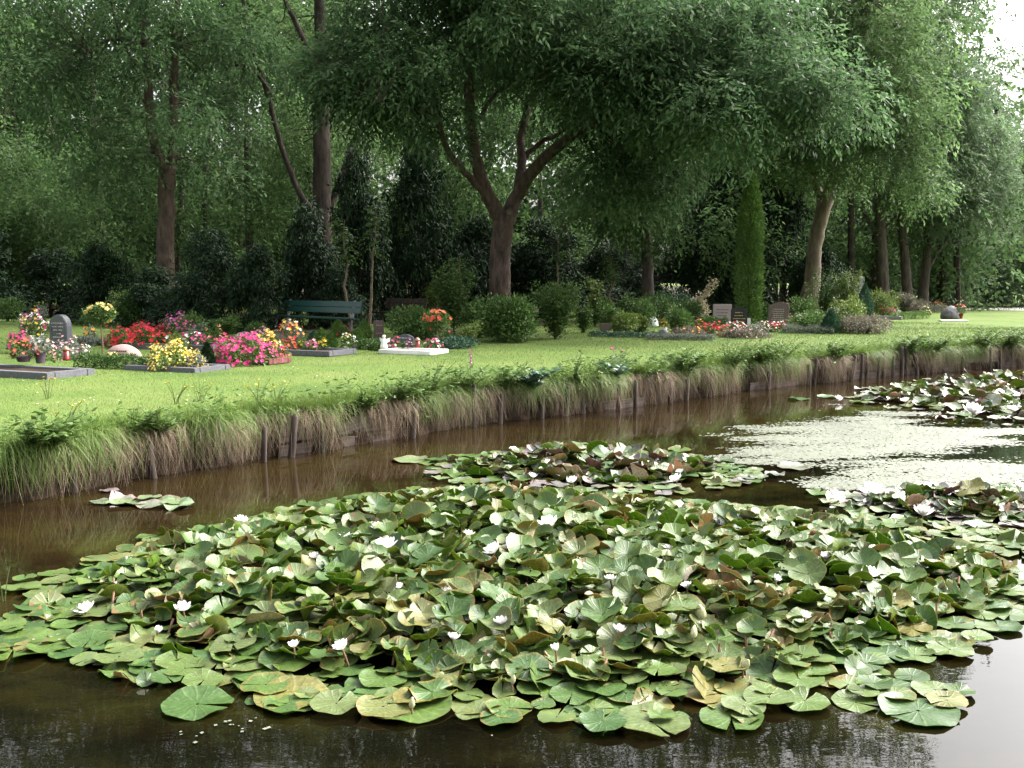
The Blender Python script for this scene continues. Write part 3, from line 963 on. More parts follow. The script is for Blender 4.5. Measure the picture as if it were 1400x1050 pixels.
# ================================================================== SHRUBS, TREES
def shrub(name, label, cat, px, py, wpx, hpx, mat, style='round', ll=.06, lw=.03, n=None, seed=0, depth=1.0, group=None, stem='bark_dark', lumps=7):
    """bush standing at px, py: width and height in pixels, leaves through its volume"""
    r = np.random.default_rng(seed + 500)
    c = at(px, py)
    m_ = mpp(c[1])
    W, H = wpx * m_ / 2, hpx * m_
    t = thing(name, label, cat, tuple(c), 0, group)
    ml, ms = MB(), MB()
    if n is None:
        n = int(np.clip(2.2 * W * 2 * H / (ll * lw * .5), 350, 7000))
    if style in ('round', 'loose'):
        C = []
        for k in range(lumps):
            a = r.uniform(0, 6.28); q = r.random() ** .5
            C.append((np.array([math.cos(a) * W * .55 * q, math.sin(a) * W * depth * .55 * q, H * r.uniform(.35, .72)]), r.uniform(.38, .55) if style == 'round' else r.uniform(.25, .45)))
        C.append((np.array([0, 0, H * .5]), .55))
        per = n // len(C)
        for cc, f in C:
            u = rdir(r, per)
            q = r.uniform(.55, 1.05, per)[:, None]
            P = cc + u * q * np.array([W * f * 1.3, W * f * 1.3 * depth, H * f * .95])
            P[:, 2] = np.abs(P[:, 2]) * .98 + .01
            D = unit(u + r.normal(0, .5, (per, 3)) + UP * .25)
            s_ = r.uniform(.6, 1.25, per)
            leaves(ml, P, D, unit(u * .6 + UP * .7 + r.normal(0, .4, (per, 3))), ll * s_, lw * s_, fold=-.12)
    elif style == 'cone':      # columnar / conical conifer: upright scales on its skin
        z = r.random(n) ** 1.15
        a = r.uniform(0, 6.28, n)
        prof = np.sin(np.clip(z * .92 + .12, 0, 1) * math.pi) ** .55 * (1 - z * .55) * 1.15
        lump = 1 + .10 * np.sin(a * 5 + z * 19) + .08 * np.sin(a * 9 - z * 31)
        rr = W * prof * lump * r.uniform(.72, 1.05, n)
        P = np.column_stack([np.cos(a) * rr, np.sin(a) * rr * depth, z * H * .97])
        D = unit(np.column_stack([np.cos(a), np.sin(a), np.zeros(n)]) * .55 + UP * .9 + r.normal(0, .3, (n, 3)))
        nr = unit(np.column_stack([np.cos(a), np.sin(a), np.full(n, .3)]) + r.normal(0, .4, (n, 3)))
        leaves(ml, P, D, nr, ll * r.uniform(.6, 1.3, n), lw)
    elif style == 'column':
        z = r.random(n)
        a = r.uniform(0, 6.28, n)
        prof = np.clip((1 - z) * 3.2, 0, 1) ** .6 * np.clip(.8 + z * .9, 0, 1) * (1 - .18 * z)
        lump = 1 + .07 * np.sin(a * 4 + z * 40) + .06 * np.sin(a * 7 - z * 63) + .05 * np.sin(z * 90)
        rr = W * prof * lump * r.uniform(.74, 1.06, n)
        P = np.column_stack([np.cos(a) * rr, np.sin(a) * rr, z * H])
        D = unit(np.column_stack([np.cos(a), np.sin(a), np.zeros(n)]) * .7 + UP * .7 + r.normal(0, .35, (n, 3)))
        nr = unit(np.column_stack([np.cos(a), np.sin(a), np.full(n, .3)]) + r.normal(0, .4, (n, 3)))
        leaves(ml, P, D, nr, ll * r.uniform(.6, 1.3, n), lw)
    elif style == 'sprig':     # open shrub of upright shoots
        k = max(6, lumps)
        for i in range(k):
            a = r.uniform(0, 6.28); sp = W * r.uniform(.15, 1)
            hh = H * r.uniform(.6, 1.02)
            ts = np.linspace(0, 1, 6)
            dr = np.array([math.cos(a), math.sin(a) * depth, 0]) * sp
            pts = ts[:, None] * UP * hh + (ts ** 1.3)[:, None] * dr
            tube(ms, pts, np.linspace(.012, .003, 6), 4, cap=False)
            per = max(10, n // k)
            tt_ = r.uniform(.1, 1, per) ** .8
            P = tt_[:, None] * UP * hh + (tt_ ** 1.3)[:, None] * dr + r.normal(0, .03 + W * .06, (per, 3))
            P[:, 2] = np.abs(P[:, 2])
            D = unit(hdir(r, per) + UP * r.uniform(-.2, .8, per)[:, None])
            s_ = r.uniform(.6, 1.2, per)
            leaves(ml, P, D, unit(UP + r.normal(0, .5, (per, 3))), ll * s_, lw * s_, fold=-.12)
    for i in range(3):
        a = r.uniform(0, 6.28)
        tube(ms, [[0, 0, -.02], [math.cos(a) * W * .12, math.sin(a) * W * .12, H * .25], [math.cos(a) * W * .3, math.sin(a) * W * .3, H * .55]], [.02 + W * .02, .015 + W * .012, .004], 5, cap=False)
    obj('stem', ms.mesh('stem', stem), t)
    obj('foliage', ml.mesh('foliage', mat), t)
    return t


def tree(name, label, base, limbs, ells, bark, leafm, seed, d0, group='tall trees behind the graves', **kw):
    r = np.random.default_rng(seed)
    t = thing(name, label, 'tree', tuple(base), 0, group)
    b = np.asarray(base)
    mt = MB()
    for sp in limbs:
        P, R = limb_px(sp, d0)
        P, R = smooth_path(P, R, 5, r, .012)
        tube(mt, P, R, 12 if R[0] > .1 else 7)
    mc = MB()
    tips = crown(mc, r, ells, **kw)
    # twigs reaching from the limbs into the leaf clumps
    ends = np.vstack([limb_px(sp, d0)[0][1:] for sp in limbs])
    for p_ in tips:
        dd_ = np.linalg.norm(ends - p_, axis=1)
        e = ends[np.argmin(dd_)]
        if dd_.min() > 7:
            continue
        mid = (e + p_) / 2 + r.normal(0, .25, 3) + UP * .15
        P, R = smooth_path([e, mid, p_], [.026, .016, .005], 3, r, .02)
        tube(mt, P, R, 5, cap=False)
    obj('trunk', mt.mesh('trunk', bark, True, offset=b), t)
    o_ = obj('crown', mc.mesh('crown', leafm, offset=b), t)
    return t


D3 = 28.0
tree('forked_tree', 'large forked tree with reddish brown trunk in the middle of the picture', atd(684, 449, D3),
     [[(684, 452, 0, .38), (684, 415, 0, .305), (684, 350, 0, .285), (690, 295, 0, .29)],
      [(688, 305, 0, .22), (668, 268, -.3, .19), (652, 225, -.5, .17), (643, 160, -.6, .15), (642, 80, -.7, .12), (655, 0, -.8, .09), (670, -120, -1, .05)],
      [(668, 270, -.3, .10), (640, 240, -.8, .09), (612, 205, -1.4, .08), (590, 155, -2, .065), (560, 150, -2.6, .04), (520, 140, -3.5, .02)],
      [(692, 305, 0, .23), (706, 270, .2, .19), (728, 235, 0, .17), (770, 195, -.5, .14), (812, 168, -1, .11), (870, 150, -1.6, .09), (940, 146, -2, .075), (1010, 140, -2.3, .06), (1110, 142, -2.5, .045), (1180, 130, -2.8, .02)],
      [(708, 262, .2, .14), (714, 215, .6, .12), (712, 190, .8, .11), (724, 140, 1, .10), (745, 80, 1.2, .08), (770, 0, 1.4, .06), (800, -120, 1.5, .04)],
      [(716, 218, .6, .08), (738, 195, .7, .07), (775, 175, .7, .055), (830, 120, .6, .04)],
      [(655, 165, -.6, .06), (672, 135, -.4, .05), (700, 112, -.2, .03)],
      [(742, 90, 1.2, .06), (720, 65, .6, .05), (705, 30, .2, .03)]],
     [PXE(520, 105, 120, 55, D3 - 2.4, 2.0, 20), PXE(660, 5, 190, 55, D3 - 1.8, 3.0, 34), PXE(560, 140, 60, 30, D3 - 2.6, 1.2, 6), PXE(815, 105, 80, 35, D3 - 2.6, 1.2, 9), PXE(940, 150, 70, 35, D3 - 3.4, 1, 8), PXE(690, 95, 110, 45, D3 + 2.2, 1.2, 12), PXE(850, 55, 150, 85, D3 - 1.5, 3, 38),
      PXE(872, 225, 62, 62, D3 - .6, 1.6, 14), PXE(1010, 50, 140, 60, D3 - 1.2, 2.2, 24), PXE(1080, 125, 80, 25, D3 + 1, 1.6, 6), PXE(1080, 120, 110, 32, D3 - 3.2, 1, 14), PXE(720, -150, 330, 110, D3 - .5, 4, 34)],
     'bark_main', 'leaf_ash', 31, D3, per=150, cr=(.5, 1.2), ll=.18, lw=.068, nl=7)
cut = MB()
lathe(cut, [[.07, -.03], [.075, .0], [.055, .012], [.045, -.004], [.0, -.006]], 14)
ot = [o_ for o_ in bpy.data.objects if o_.name == 'forked_tree'][0]
pc = atd(696, 290, D3 - .30) - np.array(ot.location)
obj('knot', cut.mesh('knot', 'bark_light'), ot, tuple(pc), (math.radians(95), 0, 0))

D1 = 34.0
tree('twin_stem_tree', 'brown trunk splitting into two upright stems above the dark bushes at left', atd(226, 424, D1),
     [[(226, 428, 0, .34), (226, 370, 0, .29), (227, 300, 0, .27), (228, 240, 0, .27), (230, 225, 0, .25)],
      [(228, 238, 0, .2), (214, 205, 0, .165), (205, 160, 0, .15), (202, 100, 0, .135), (195, 20, 0, .11), (190, -120, 0, .07)],
      [(232, 238, 0, .2), (236, 200, .1, .15), (237, 140, .2, .14), (238, 60, .3, .12), (246, -40, .3, .09), (250, -150, .3, .05)],
      [(203, 110, 0, .07), (170, 65, -.4, .05), (150, 0, -1, .03)], [(202, 60, 0, .06), (150, 55, -.6, .045), (120, 70, -1.2, .02)]],
     [PXE(190, 25, 170, 55, D1 - 1.5, 2.5, 20), PXE(220, 120, 110, 40, D1 + 3.2, 1.5, 12), PXE(70, 120, 90, 70, D1 - .5, 2.5, 16), PXE(300, 55, 70, 60, D1 + .5, 2.5, 11), PXE(140, 200, 60, 50, D1 - 1, 1.2, 6), PXE(310, 205, 60, 50, D1 + 1, 1.2, 7), PXE(232, 165, 40, 25, D1 - 1.6, .7, 3), PXE(220, -140, 260, 120, D1, 4, 28), PXE(60, -200, 200, 110, D1 + 3, 3, 22), PXE(-80, -60, 90, 150, D1 + 2, 3, 16)],
     'bark_brown', 'leaf_ash', 32, D1, per=135, cr=(.5, 1.2), nl=6, ll=.19, lw=.075)
D2 = 37.0
tree('dark_branching_tree', 'dark trunked tree with bare branches rising above the green bench', atd(442, 440, D2),
     [[(442, 445, 0, .42), (441, 390, 0, .38), (440, 290, 0, .34), (440, 180, 0, .30), (440, 90, 0, .26), (438, 20, 0, .22), (432, -120, 0, .12)],
      [(436, 300, -.3, .12), (412, 268, -.6, .105), (388, 210, -.8, .095), (372, 150, -1, .085), (355, 95, -1.2, .075), (338, 40, -1.4, .06), (328, -40, -1.6, .05)],
      [(372, 132, -1, .07), (345, 95, -1.4, .06), (310, 88, -1.8, .035)],
      [(438, 110, -.2, .12), (418, 60, -.5, .10), (392, 5, -.8, .08), (375, -60, -1, .05)],
      [(444, 300, 0, .15), (470, 235, .4, .13), (492, 175, .8, .12), (508, 110, 1, .11), (528, 40, 1.1, .10), (548, -20, 1.2, .08), (560, -120, 1.2, .05)],
      [(446, 120, 0, .10), (470, 50, .4, .09), (478, -30, .6, .07)],
      [(528, 35, 1.1, .05), (560, 8, 1, .04), (590, 0, 1, .02)]],
     [PXE(420, 60, 80, 60, D2 + 2, 2, 12), PXE(440, 170, 90, 60, D2 + 2, 2, 12), PXE(470, -150, 220, 130, D2 + .5, 4, 24)],
     'bark_dark', 'leaf_light', 33, D2, per=140, nl=6, ll=.17, lw=.065)
D4 = 36.0
tree('shaded_tree', 'grey trunk half hidden under drooping leaves right of the middle tree', atd(887, 440, D4),
     [[(887, 444, 0, .26), (886, 390, 0, .21), (884, 330, 0, .2), (880, 240, 0, .18), (890, 130, 0, .14), (900, 0, 0, .08)],
      [(881, 250, 0, .1), (930, 190, -.5, .07), (980, 150, -1, .03)], [(881, 240, 0, .1), (830, 180, -.3, .07), (790, 150, -.5, .03)]],
     [PXE(850, 265, 100, 75, D4 - .5, 2, 22), PXE(900, 185, 90, 80, D4, 2.5, 22), PXE(900, 40, 160, 100, D4 + 1, 3, 30), PXE(930, -130, 200, 110, D4 + 1, 3.5, 18)],
     'bark_grey', 'leaf_wood', 34, D4, per=135, cr=(.5, 1.2), nl=6, ll=.19, lw=.075)
D5 = 38.0
tree('leaning_tree', 'pale trunked tree leaning right behind the columnar conifer', atd(1106, 432, D5),
     [[(1103, 436, 0, .42), (1110, 385, 0, .30), (1114, 340, 0, .25), (1122, 300, 0, .26), (1132, 265, 0, .27)],
      [(1130, 270, 0, .2), (1142, 235, -.3, .17), (1152, 180, -.6, .14), (1170, 100, -1, .1), (1190, 0, -1.3, .06)],
      [(1126, 285, 0, .15), (1114, 245, .3, .13), (1108, 190, .6, .11), (1090, 110, .8, .08), (1070, 0, 1, .04)],
      [(1146, 220, -.4, .09), (1170, 190, -1, .07), (1215, 150, -1.8, .04)]],
     [PXE(1120, 195, 110, 55, D5 - 2.2, 2, 22), PXE(1200, 130, 90, 90, D5 - 2, 2.2, 26), PXE(1060, 60, 150, 80, D5 - .5, 3, 32), PXE(1200, 20, 110, 80, D5 - 1, 3, 26), PXE(1120, -140, 190, 110, D5, 3.5, 20), PXE(1225, 250, 45, 50, D5 - 2.5, 1.3, 6)],
     'bark_light', 'leaf_light', 35, D5, per=135, cr=(.5, 1.2), nl=6, ll=.20, lw=.078)
D6 = 47.0
tree('straight_tree', 'dark straight trunk, leftmost of three standing together at right', atd(1207, 424, D6),
     [[(1208, 428, 0, .36), (1207, 390, 0, .28), (1204, 320, 0, .25), (1201, 270, 0, .22), (1198, 170, 0, .18), (1200, 40, 0, .1)],
      [(1206, 320, 0, .08), (1222, 300, .2, .06), (1236, 285, .3, .03)], [(1203, 330, 0, .08), (1186, 300, .2, .06), (1178, 290, .3, .03)]],
     [PXE(1225, 255, 60, 55, D6, 2.5, 14), PXE(1250, 130, 100, 90, D6 + 1, 3.5, 34), PXE(1240, -20, 95, 90, D6 + 1, 3.5, 28)],
     'bark_grey', 'leaf_far', 36, D6, per=150, cr=(.8, 1.4), ll=.2, lw=.075)
D7 = 48.0
tree('slender_tree', 'slender brown trunk, middle one of three standing together at right', atd(1240, 422, D7),
     [[(1242, 427, 0, .3), (1240, 395, 0, .23), (1236, 340, 0, .2), (1232, 300, 0, .18), (1228, 200, 0, .14), (1240, 80, 0, .06)]],
     [PXE(1285, 190, 70, 80, D7 + 1, 3, 26), PXE(1300, 285, 60, 40, D7 + 1, 2.5, 14), PXE(1290, 80, 40, 70, D7 + 1, 3, 16)],
     'bark_grey', 'leaf_far', 37, D7, per=150, cr=(.8, 1.3), ll=.2, lw=.075)
D8 = 49.0
tree('bent_tree', 'slim grey trunk with a side stem, rightmost of three standing together', atd(1262, 421, D8),
     [[(1262, 426, 0, .3), (1263, 395, 0, .22), (1268, 340, 0, .19), (1270, 300, 0, .17), (1285, 200, 0, .12), (1300, 80, 0, .05)],
      [(1266, 372, 0, .09), (1282, 345, .3, .08), (1302, 315, .6, .06), (1320, 280, .9, .03)]],
     [PXE(1308, 200, 40, 62, D8 + 1.5, 3, 18), PXE(1345, 265, 55, 50, D8 + 2, 3, 16)],
     'bark_grey', 'leaf_far', 38, D8, per=150, cr=(.8, 1.3), ll=.2, lw=.075)
D9 = 64.0
tree('far_tree', 'hazy broad crowned tree at the right edge against the white sky', atd(1375, 416, D9),
     [[(1375, 420, 0, .4), (1374, 330, 0, .35), (1370, 230, 0, .28), (1362, 140, 0, .15)]],
     [PXE(1350, 200, 45, 80, D9, 4, 26), PXE(1405, 220, 45, 60, D9 + 1, 4, 22), PXE(1366, 80, 12, 30, D9, 3, 3), PXE(1400, 310, 90, 70, D9, 4, 36), PXE(1480, 270, 60, 80, D9, 4, 24)],
     'bark_dark', 'leaf_far', 39, D9, per=120, cr=(.9, 1.7), ll=.28, lw=.11, L=(.5, .8))

# the wood behind: crowns and trunks that read as one mass
r = np.random.default_rng(77)
mc, mt = MB(), MB()
ells, mids, back = [], [], []
for i in range(44):
    d_ = r.uniform(46, 74)
    px = r.uniform(-160, 1330)
    top = r.uniform(-330, -60) if px < 1230 else r.uniform(60, 160)
    hpx = r.uniform(90, 150)
    py = r.uniform(top + hpx, 330)
    ells.append(PXE(px, py, r.uniform(90, 150), hpx, d_, 3.5, 20))
    b_ = at(px, 385 + CZ * F / d_)
    tube(mt, [b_, atd(px + r.normal(0, 8), 250, d_), atd(px + r.normal(0, 18), 60, d_)], [r.uniform(.14, .26), .14, .06], 8)
for i in range(46):                     # leafy middle storey
    mids.append(PXE(r.uniform(-120, 860) if i % 4 else r.uniform(860, 1200), r.uniform(150, 345), r.uniform(40, 75), r.uniform(35, 60), r.uniform(41, 52), 2, 9))
for px in range(-200, 1400, 58):        # a closed back row
    d_ = r.uniform(76, 88)
    top = 330 if px > 1280 else 250
    back.append(PXE(px, r.uniform(250, 330), 110, 90, d_, 3, 18))
    if px < 1260:
        back.append(PXE(px + 20, r.uniform(40, 160), 110, 120, d_ + 4, 3, 20))
        back.append(PXE(px + 10, r.uniform(-200, -60), 110, 120, d_ + 4, 3, 14))
crown(mc, r, back, cr=(1.6, 2.6), per=48, nl=4, ll=.78, lw=.40, L=(.8, 1.4), zmin=1.0)
crown(mc, r, ells, cr=(1.2, 2.1), per=36, nl=4, ll=.36, lw=.175, L=(.5, 1.0), zmin=1.0)
mm_ = MB()
crown(mm_, r, mids, cr=(.8, 1.4), per=82, nl=5, ll=.22, lw=.10, L=(.4, .7), zmin=.8)
tag(obj('woodland_understorey', mm_.mesh('woodland_understorey', 'leaf_wood')), 'lighter green leaves under the canopy of the wood', 'woodland', kind='stuff')
tag(obj('woodland_foliage', mc.mesh('woodland_foliage', 'leaf_wood')), 'green canopy of the wood behind the graves', 'woodland', kind='stuff')
tag(obj('woodland_trunks', mt.mesh('woodland_trunks', 'bark_dark', True)), 'dim trunks standing inside the wood', 'woodland', kind='stuff')


# dark yews and understorey
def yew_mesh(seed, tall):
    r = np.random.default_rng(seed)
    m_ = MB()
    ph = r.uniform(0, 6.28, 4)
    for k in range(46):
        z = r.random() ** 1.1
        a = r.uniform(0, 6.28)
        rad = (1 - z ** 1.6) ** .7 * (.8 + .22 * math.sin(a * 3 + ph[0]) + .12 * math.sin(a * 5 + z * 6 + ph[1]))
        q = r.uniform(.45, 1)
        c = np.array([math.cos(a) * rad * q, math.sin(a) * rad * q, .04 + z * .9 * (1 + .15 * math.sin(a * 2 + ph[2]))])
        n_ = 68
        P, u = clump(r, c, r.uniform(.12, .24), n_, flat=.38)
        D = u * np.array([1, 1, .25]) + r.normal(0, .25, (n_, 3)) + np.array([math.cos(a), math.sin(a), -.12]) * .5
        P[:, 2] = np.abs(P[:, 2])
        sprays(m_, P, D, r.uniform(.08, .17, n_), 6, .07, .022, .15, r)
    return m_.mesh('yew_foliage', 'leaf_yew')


YM = [yew_mesh(60 + i, i % 2) for i in range(3)]
mt = MB(); tube(mt, [[0, 0, -.02], [.02, 0, .3], [0, .02, .7]], [.035, .028, .008], 7)
YT = mt.mesh('yew_trunk', 'bark_dark', True)
YEWS = [  # px, base py, width px, height px, label
    (-30, 434, 190, 130, 'dark evergreen bush at the far left edge of the wood'),
    (70, 434, 150, 84, 'low dark evergreen bush behind the stone pillar'),
    (150, 442, 150, 100, 'dark evergreen bush left of the twin stemmed tree'),
    (215, 447, 140, 74, 'low dark hedge bush in front of the twin stemmed tree'),
    (290, 451, 170, 125, 'dark evergreen bush right of the twin stemmed tree'),
    (345, 453, 130, 110, 'dense dark evergreen bush just left of the green bench'),
    (425, 447, 170, 150, 'dark evergreen bush right behind the green bench'),
    (462, 449, 90, 80, 'dark evergreen bush between the bench and the thin sapling stems'),
    (872, 430, 120, 70, 'dark low bush behind the grey shaded trunk'),
    (492, 441, 160, 215, 'tall dark evergreen with flat sprays behind the green bench'),
    (575, 438, 170, 230, 'tall dark evergreen left of the large forked tree'),
    (640, 436, 160, 130, 'dark evergreen bush just behind the large forked trunk'),
    (740, 434, 170, 120, 'dark evergreen bush right behind the large forked tree'),
    (830, 432, 160, 90, 'dark bush left of the grey shaded trunk'),
    (945, 430, 140, 120, 'dark evergreen bush left of the columnar conifer'),
    (985, 428, 150, 190, 'tall dark evergreen behind the variegated shrub'),
    (1060, 428, 170, 185, 'tall dark evergreen right of the columnar conifer'),
    (1110, 432, 120, 90, 'dark ivy like bush at the foot of the leaning tree'),
    (1165, 416, 150, 110, 'dark bush behind the pale stone pillar at right'),
    (1225, 412, 140, 80, 'dark bush behind the three trunks at right'),
]
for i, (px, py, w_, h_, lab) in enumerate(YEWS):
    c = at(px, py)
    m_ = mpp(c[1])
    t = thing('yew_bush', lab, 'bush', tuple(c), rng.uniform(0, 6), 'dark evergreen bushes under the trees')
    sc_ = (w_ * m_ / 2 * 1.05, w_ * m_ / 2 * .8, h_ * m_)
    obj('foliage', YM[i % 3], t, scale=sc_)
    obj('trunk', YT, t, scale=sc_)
FB = [(1290, 420, 120, 120, 'leaf_far', 'broad leafy bush right of the three trunks at right'), (1345, 419, 110, 95, 'leaf_far', 'leafy bush behind the far path near the right edge'),
      (1410, 419, 120, 130, 'leaf_far', 'leafy bush rising at the right edge of the picture'), (20, 428, 110, 150, 'leaf_wood', 'mid green leafy bush at the left edge under the trees'),
      (1180, 418, 110, 90, 'leaf_wood', 'leafy green bush between the leaning tree and the three trunks')]
for i, (px, py, w_, h_, m_, lab) in enumerate(FB):
    shrub('beech_bush', lab, 'bush', px, py, w_, h_, m_, 'round', .26, .13, 5000, 700 + i, group='leafy bushes at the edge of the wood', lumps=14)

shrub('columnar_conifer', 'tall narrow bright green conifer behind the dark headstones', 'conifer', 1023, 443, 34, 202, 'leaf_thuja', 'column', .13, .045, 9000, 1)
shrub('broadleaf_shrub', 'leafy green shrub at the foot of the large forked tree', 'shrub', 694, 467, 104, 60, 'leaf_shrub', 'loose', .10, .05, 6500, 2, lumps=16, group='shrubs by the large forked tree')
shrub('broadleaf_shrub', 'loose grey green shrub right of the large forked trunk', 'shrub', 760, 464, 92, 80, 'leaf_shrub', 'sprig', .09, .035, 7000, 3, lumps=44, group='shrubs by the large forked tree')
shrub('broadleaf_shrub', 'dark leafy shrub touching the left side of the large forked trunk', 'shrub', 655, 462, 60, 50, 'leaf_shrub', 'loose', .10, .05, 3500, 41, lumps=12, group='shrubs by the large forked tree')
shrub('broadleaf_shrub', 'yellow green upright shrub between the forked tree and the pink flowers', 'shrub', 813, 447, 30, 70, 'leaf_shrub_light', 'sprig', .10, .05, 900, 4, lumps=10, group='shrubs by the large forked tree')
shrub('broadleaf_shrub', 'tall loose green shrub just left of the large forked trunk', 'shrub', 622, 458, 62, 95, 'leaf_shrub', 'sprig', .10, .05, 3500, 5, lumps=22, group='shrubs by the large forked tree')
shrub('juniper', 'low feathery yellow green juniper right of the small rose tree', 'shrub', 640, 474, 44, 32, 'leaf_shrub_light', 'sprig', .07, .018, 2600, 6, lumps=22)
shrub('broadleaf_shrub', 'pale flowering shrub behind the dark second bench', 'shrub', 556, 436, 34, 52, 'leaf_varieg', 'loose', .07, .04, 700, 7, group='shrubs by the large forked tree')
shrub('broadleaf_shrub', 'round light green shrub behind the dark second bench', 'shrub', 588, 440, 28, 50, 'leaf_shrub_light', 'round', .06, .025, 1800, 8, group='shrubs by the large forked tree')
shrub('ivy_patch', 'dark leafy shrub under the small rose tree behind the white grave', 'shrub', 566, 464, 80, 42, 'leaf_shrub', 'round', .08, .04, 4500, 9, lumps=9)
for i, (px, y0, y1, lean, lab) in enumerate([(478, 452, 300, -8, 'thin sapling stem beside the right end of the green bench'), (506, 452, 280, 6, 'thin crooked sapling stem right of the green bench'),
                                             (755, 440, 300, 14, 'slim pale stem rising through the shrub right of the forked tree'), (840, 440, 350, -4, 'thin crooked stem left of the grey shaded trunk'), (632, 455, 350, -3, 'thin stem in the tall loose shrub left of the forked trunk')]):
    c = at(px, y0)
    d_ = c[1]
    t = thing('sapling', lab, 'sapling', tuple(c), 0, 'thin stems at the edge of the wood')
    mt, ml = MB(), MB()
    P = np.array([atd(px + lean * k + rng.normal(0, 2), y0 + (y1 - y0) * k, d_) for k in np.linspace(0, 1, 6)]) - c
    P, R = smooth_path(P, np.linspace(.05, .012, 6), 3, rng, .015)
    tube(mt, P, R, 6)
    k = 60
    tt_ = rng.uniform(.6, 1, k)
    Q = np.column_stack([np.interp(tt_, np.linspace(0, 1, len(P)), P[:, a]) for a in range(3)])
    sprays(ml, Q, hdir(rng, k) + UP * .2, rng.uniform(.2, .55, k), 7, .11, .05, .5, rng)
    obj('trunk', mt.mesh('trunk', 'stem_brown', True), t); obj('crown', ml.mesh('crown', 'leaf_shrub'), t)

# ================================================================== GRAVES
GR = math.radians(-25)                      # the rows run along the bank


def kerb(label, px, py, a, b, mat, h=.14, w=.12, fill='soil', group='stone kerbs round the graves'):
    """kerb frame: near right corner at px, py; a metres to the left, b metres back"""
    c = at(px, py)
    t = thing('grave_kerb', label, 'grave kerb', tuple(c), GR, group)
    ms_ = [((-a / 2, w / 2), (a, w)), ((-a / 2, b - w / 2), (a, w)), ((-w / 2, b / 2), (w, b - 2 * w - .004)), ((-a + w / 2, b / 2), (w, b - 2 * w - .004))]
    for (x, y), (sx, sy) in ms_:
        obj('kerb_stone', box_mesh('kerb_stone', (sx, sy, h), mat, .008), t, (x, y, 0))
    obj('soil_bed', box_mesh('soil_bed', (a - 2 * w - .004, b - 2 * w - .004, h * .7), fill, 0), t, (-a / 2, b / 2, 0))
    return t


def dome_pts(r, n, W, D, H, lift=0):
    u = rdir(r, n); u[:, 2] = np.abs(u[:, 2])
    k = 1 + .18 * np.sin(u[:, 0] * 7 + u[:, 1] * 5) + .1 * r.normal(0, 1, n)
    P = u * np.array([W, D, H]) * k[:, None]
    P[:, 2] = np.maximum(P[:, 2] + lift, .01)
    return P, unit(u / np.array([W, D, H]))


BEDS = 0


def bed(name, label, px, py, wpx, hpx, petal, leaf='leaf_shrub', cat='flowers', depth=.5, fr=.032, nfl=None, dens=1.0, z=0.0, group='flowers on the graves', ll=.06, lw=.04, pot=None, poth=.0, up=.35):
    """a low mound of leaves carrying many small flowers"""
    global BEDS
    BEDS += 1
    r = np.random.default_rng(900 + BEDS)
    c = at(px, py)
    m_ = mpp(c[1])
    W, H = wpx * m_ / 2 * 1.12, hpx * m_ * 1.08
    D = max(.10, min(W * 1.2, depth))
    t = thing(name, label, cat, (c[0], c[1] + D * .6, z), 0, group)
    zl = 0
    if pot:
        mp_ = MB()
        pr = min(W * .62, .13); zl = poth
        lathe(mp_, [[0, 0], [pr * .72, 0], [pr, poth], [pr * 1.08, poth], [pr * 1.08, poth * .86], [pr * .95, poth * .86], [pr * .9, poth * .95], [0, poth * .93]], 14)
        obj('pot', mp_.mesh('pot', pot, False), t)
        H = max(.06, H - poth)
    n = int(np.clip(2.2 * (W * 2) * (H + D) / (ll * lw * .5), 120, 5000))
    P, u = dome_pts(r, n, W * .95, D * .95, H * .88)
    P *= r.uniform(.75, 1, n)[:, None]
    P[:, 2] += zl
    ml = MB()
    leaves(ml, P, unit(u + r.normal(0, .5, (n, 3))), unit(u + UP * .6 + r.normal(0, .4, (n, 3))), ll * r.uniform(.6, 1.2, n), lw * r.uniform(.7, 1.2, n), fold=-.12)
    obj('foliage', ml.mesh('foliage', leaf), t)
    pets = petal if isinstance(petal, (list, tuple)) else [petal]
    mf = MB()
    if nfl is None:
        nfl = int(np.clip(dens * .80 * (W * 2 * H * .8 + W * D * 2.5) / (fr * fr * 2.2), 8, 900))
    P, u = dome_pts(r, nfl * 2, W, D, H)
    if up:
        s_ = np.argsort(-(P[:, 2] / H + r.uniform(0, 1.6, 2 * nfl)))[:nfl]
        P, u = P[s_], u[s_]
    P[:, 2] += zl
    nr = unit(u + UP * .5 + np.array([0, -.5, 0]) + r.normal(0, .3, (len(P), 3)))
    sel = r.integers(0, len(pets), len(P))
    for i in range(len(pets)):
        if (sel == i).any():
            blossoms(mf, P[sel == i], nr[sel == i], fr, r, 5, i)
    tag(obj('blossoms', mf.mesh('blossoms', list(pets)), t), kind='stuff')
    return t


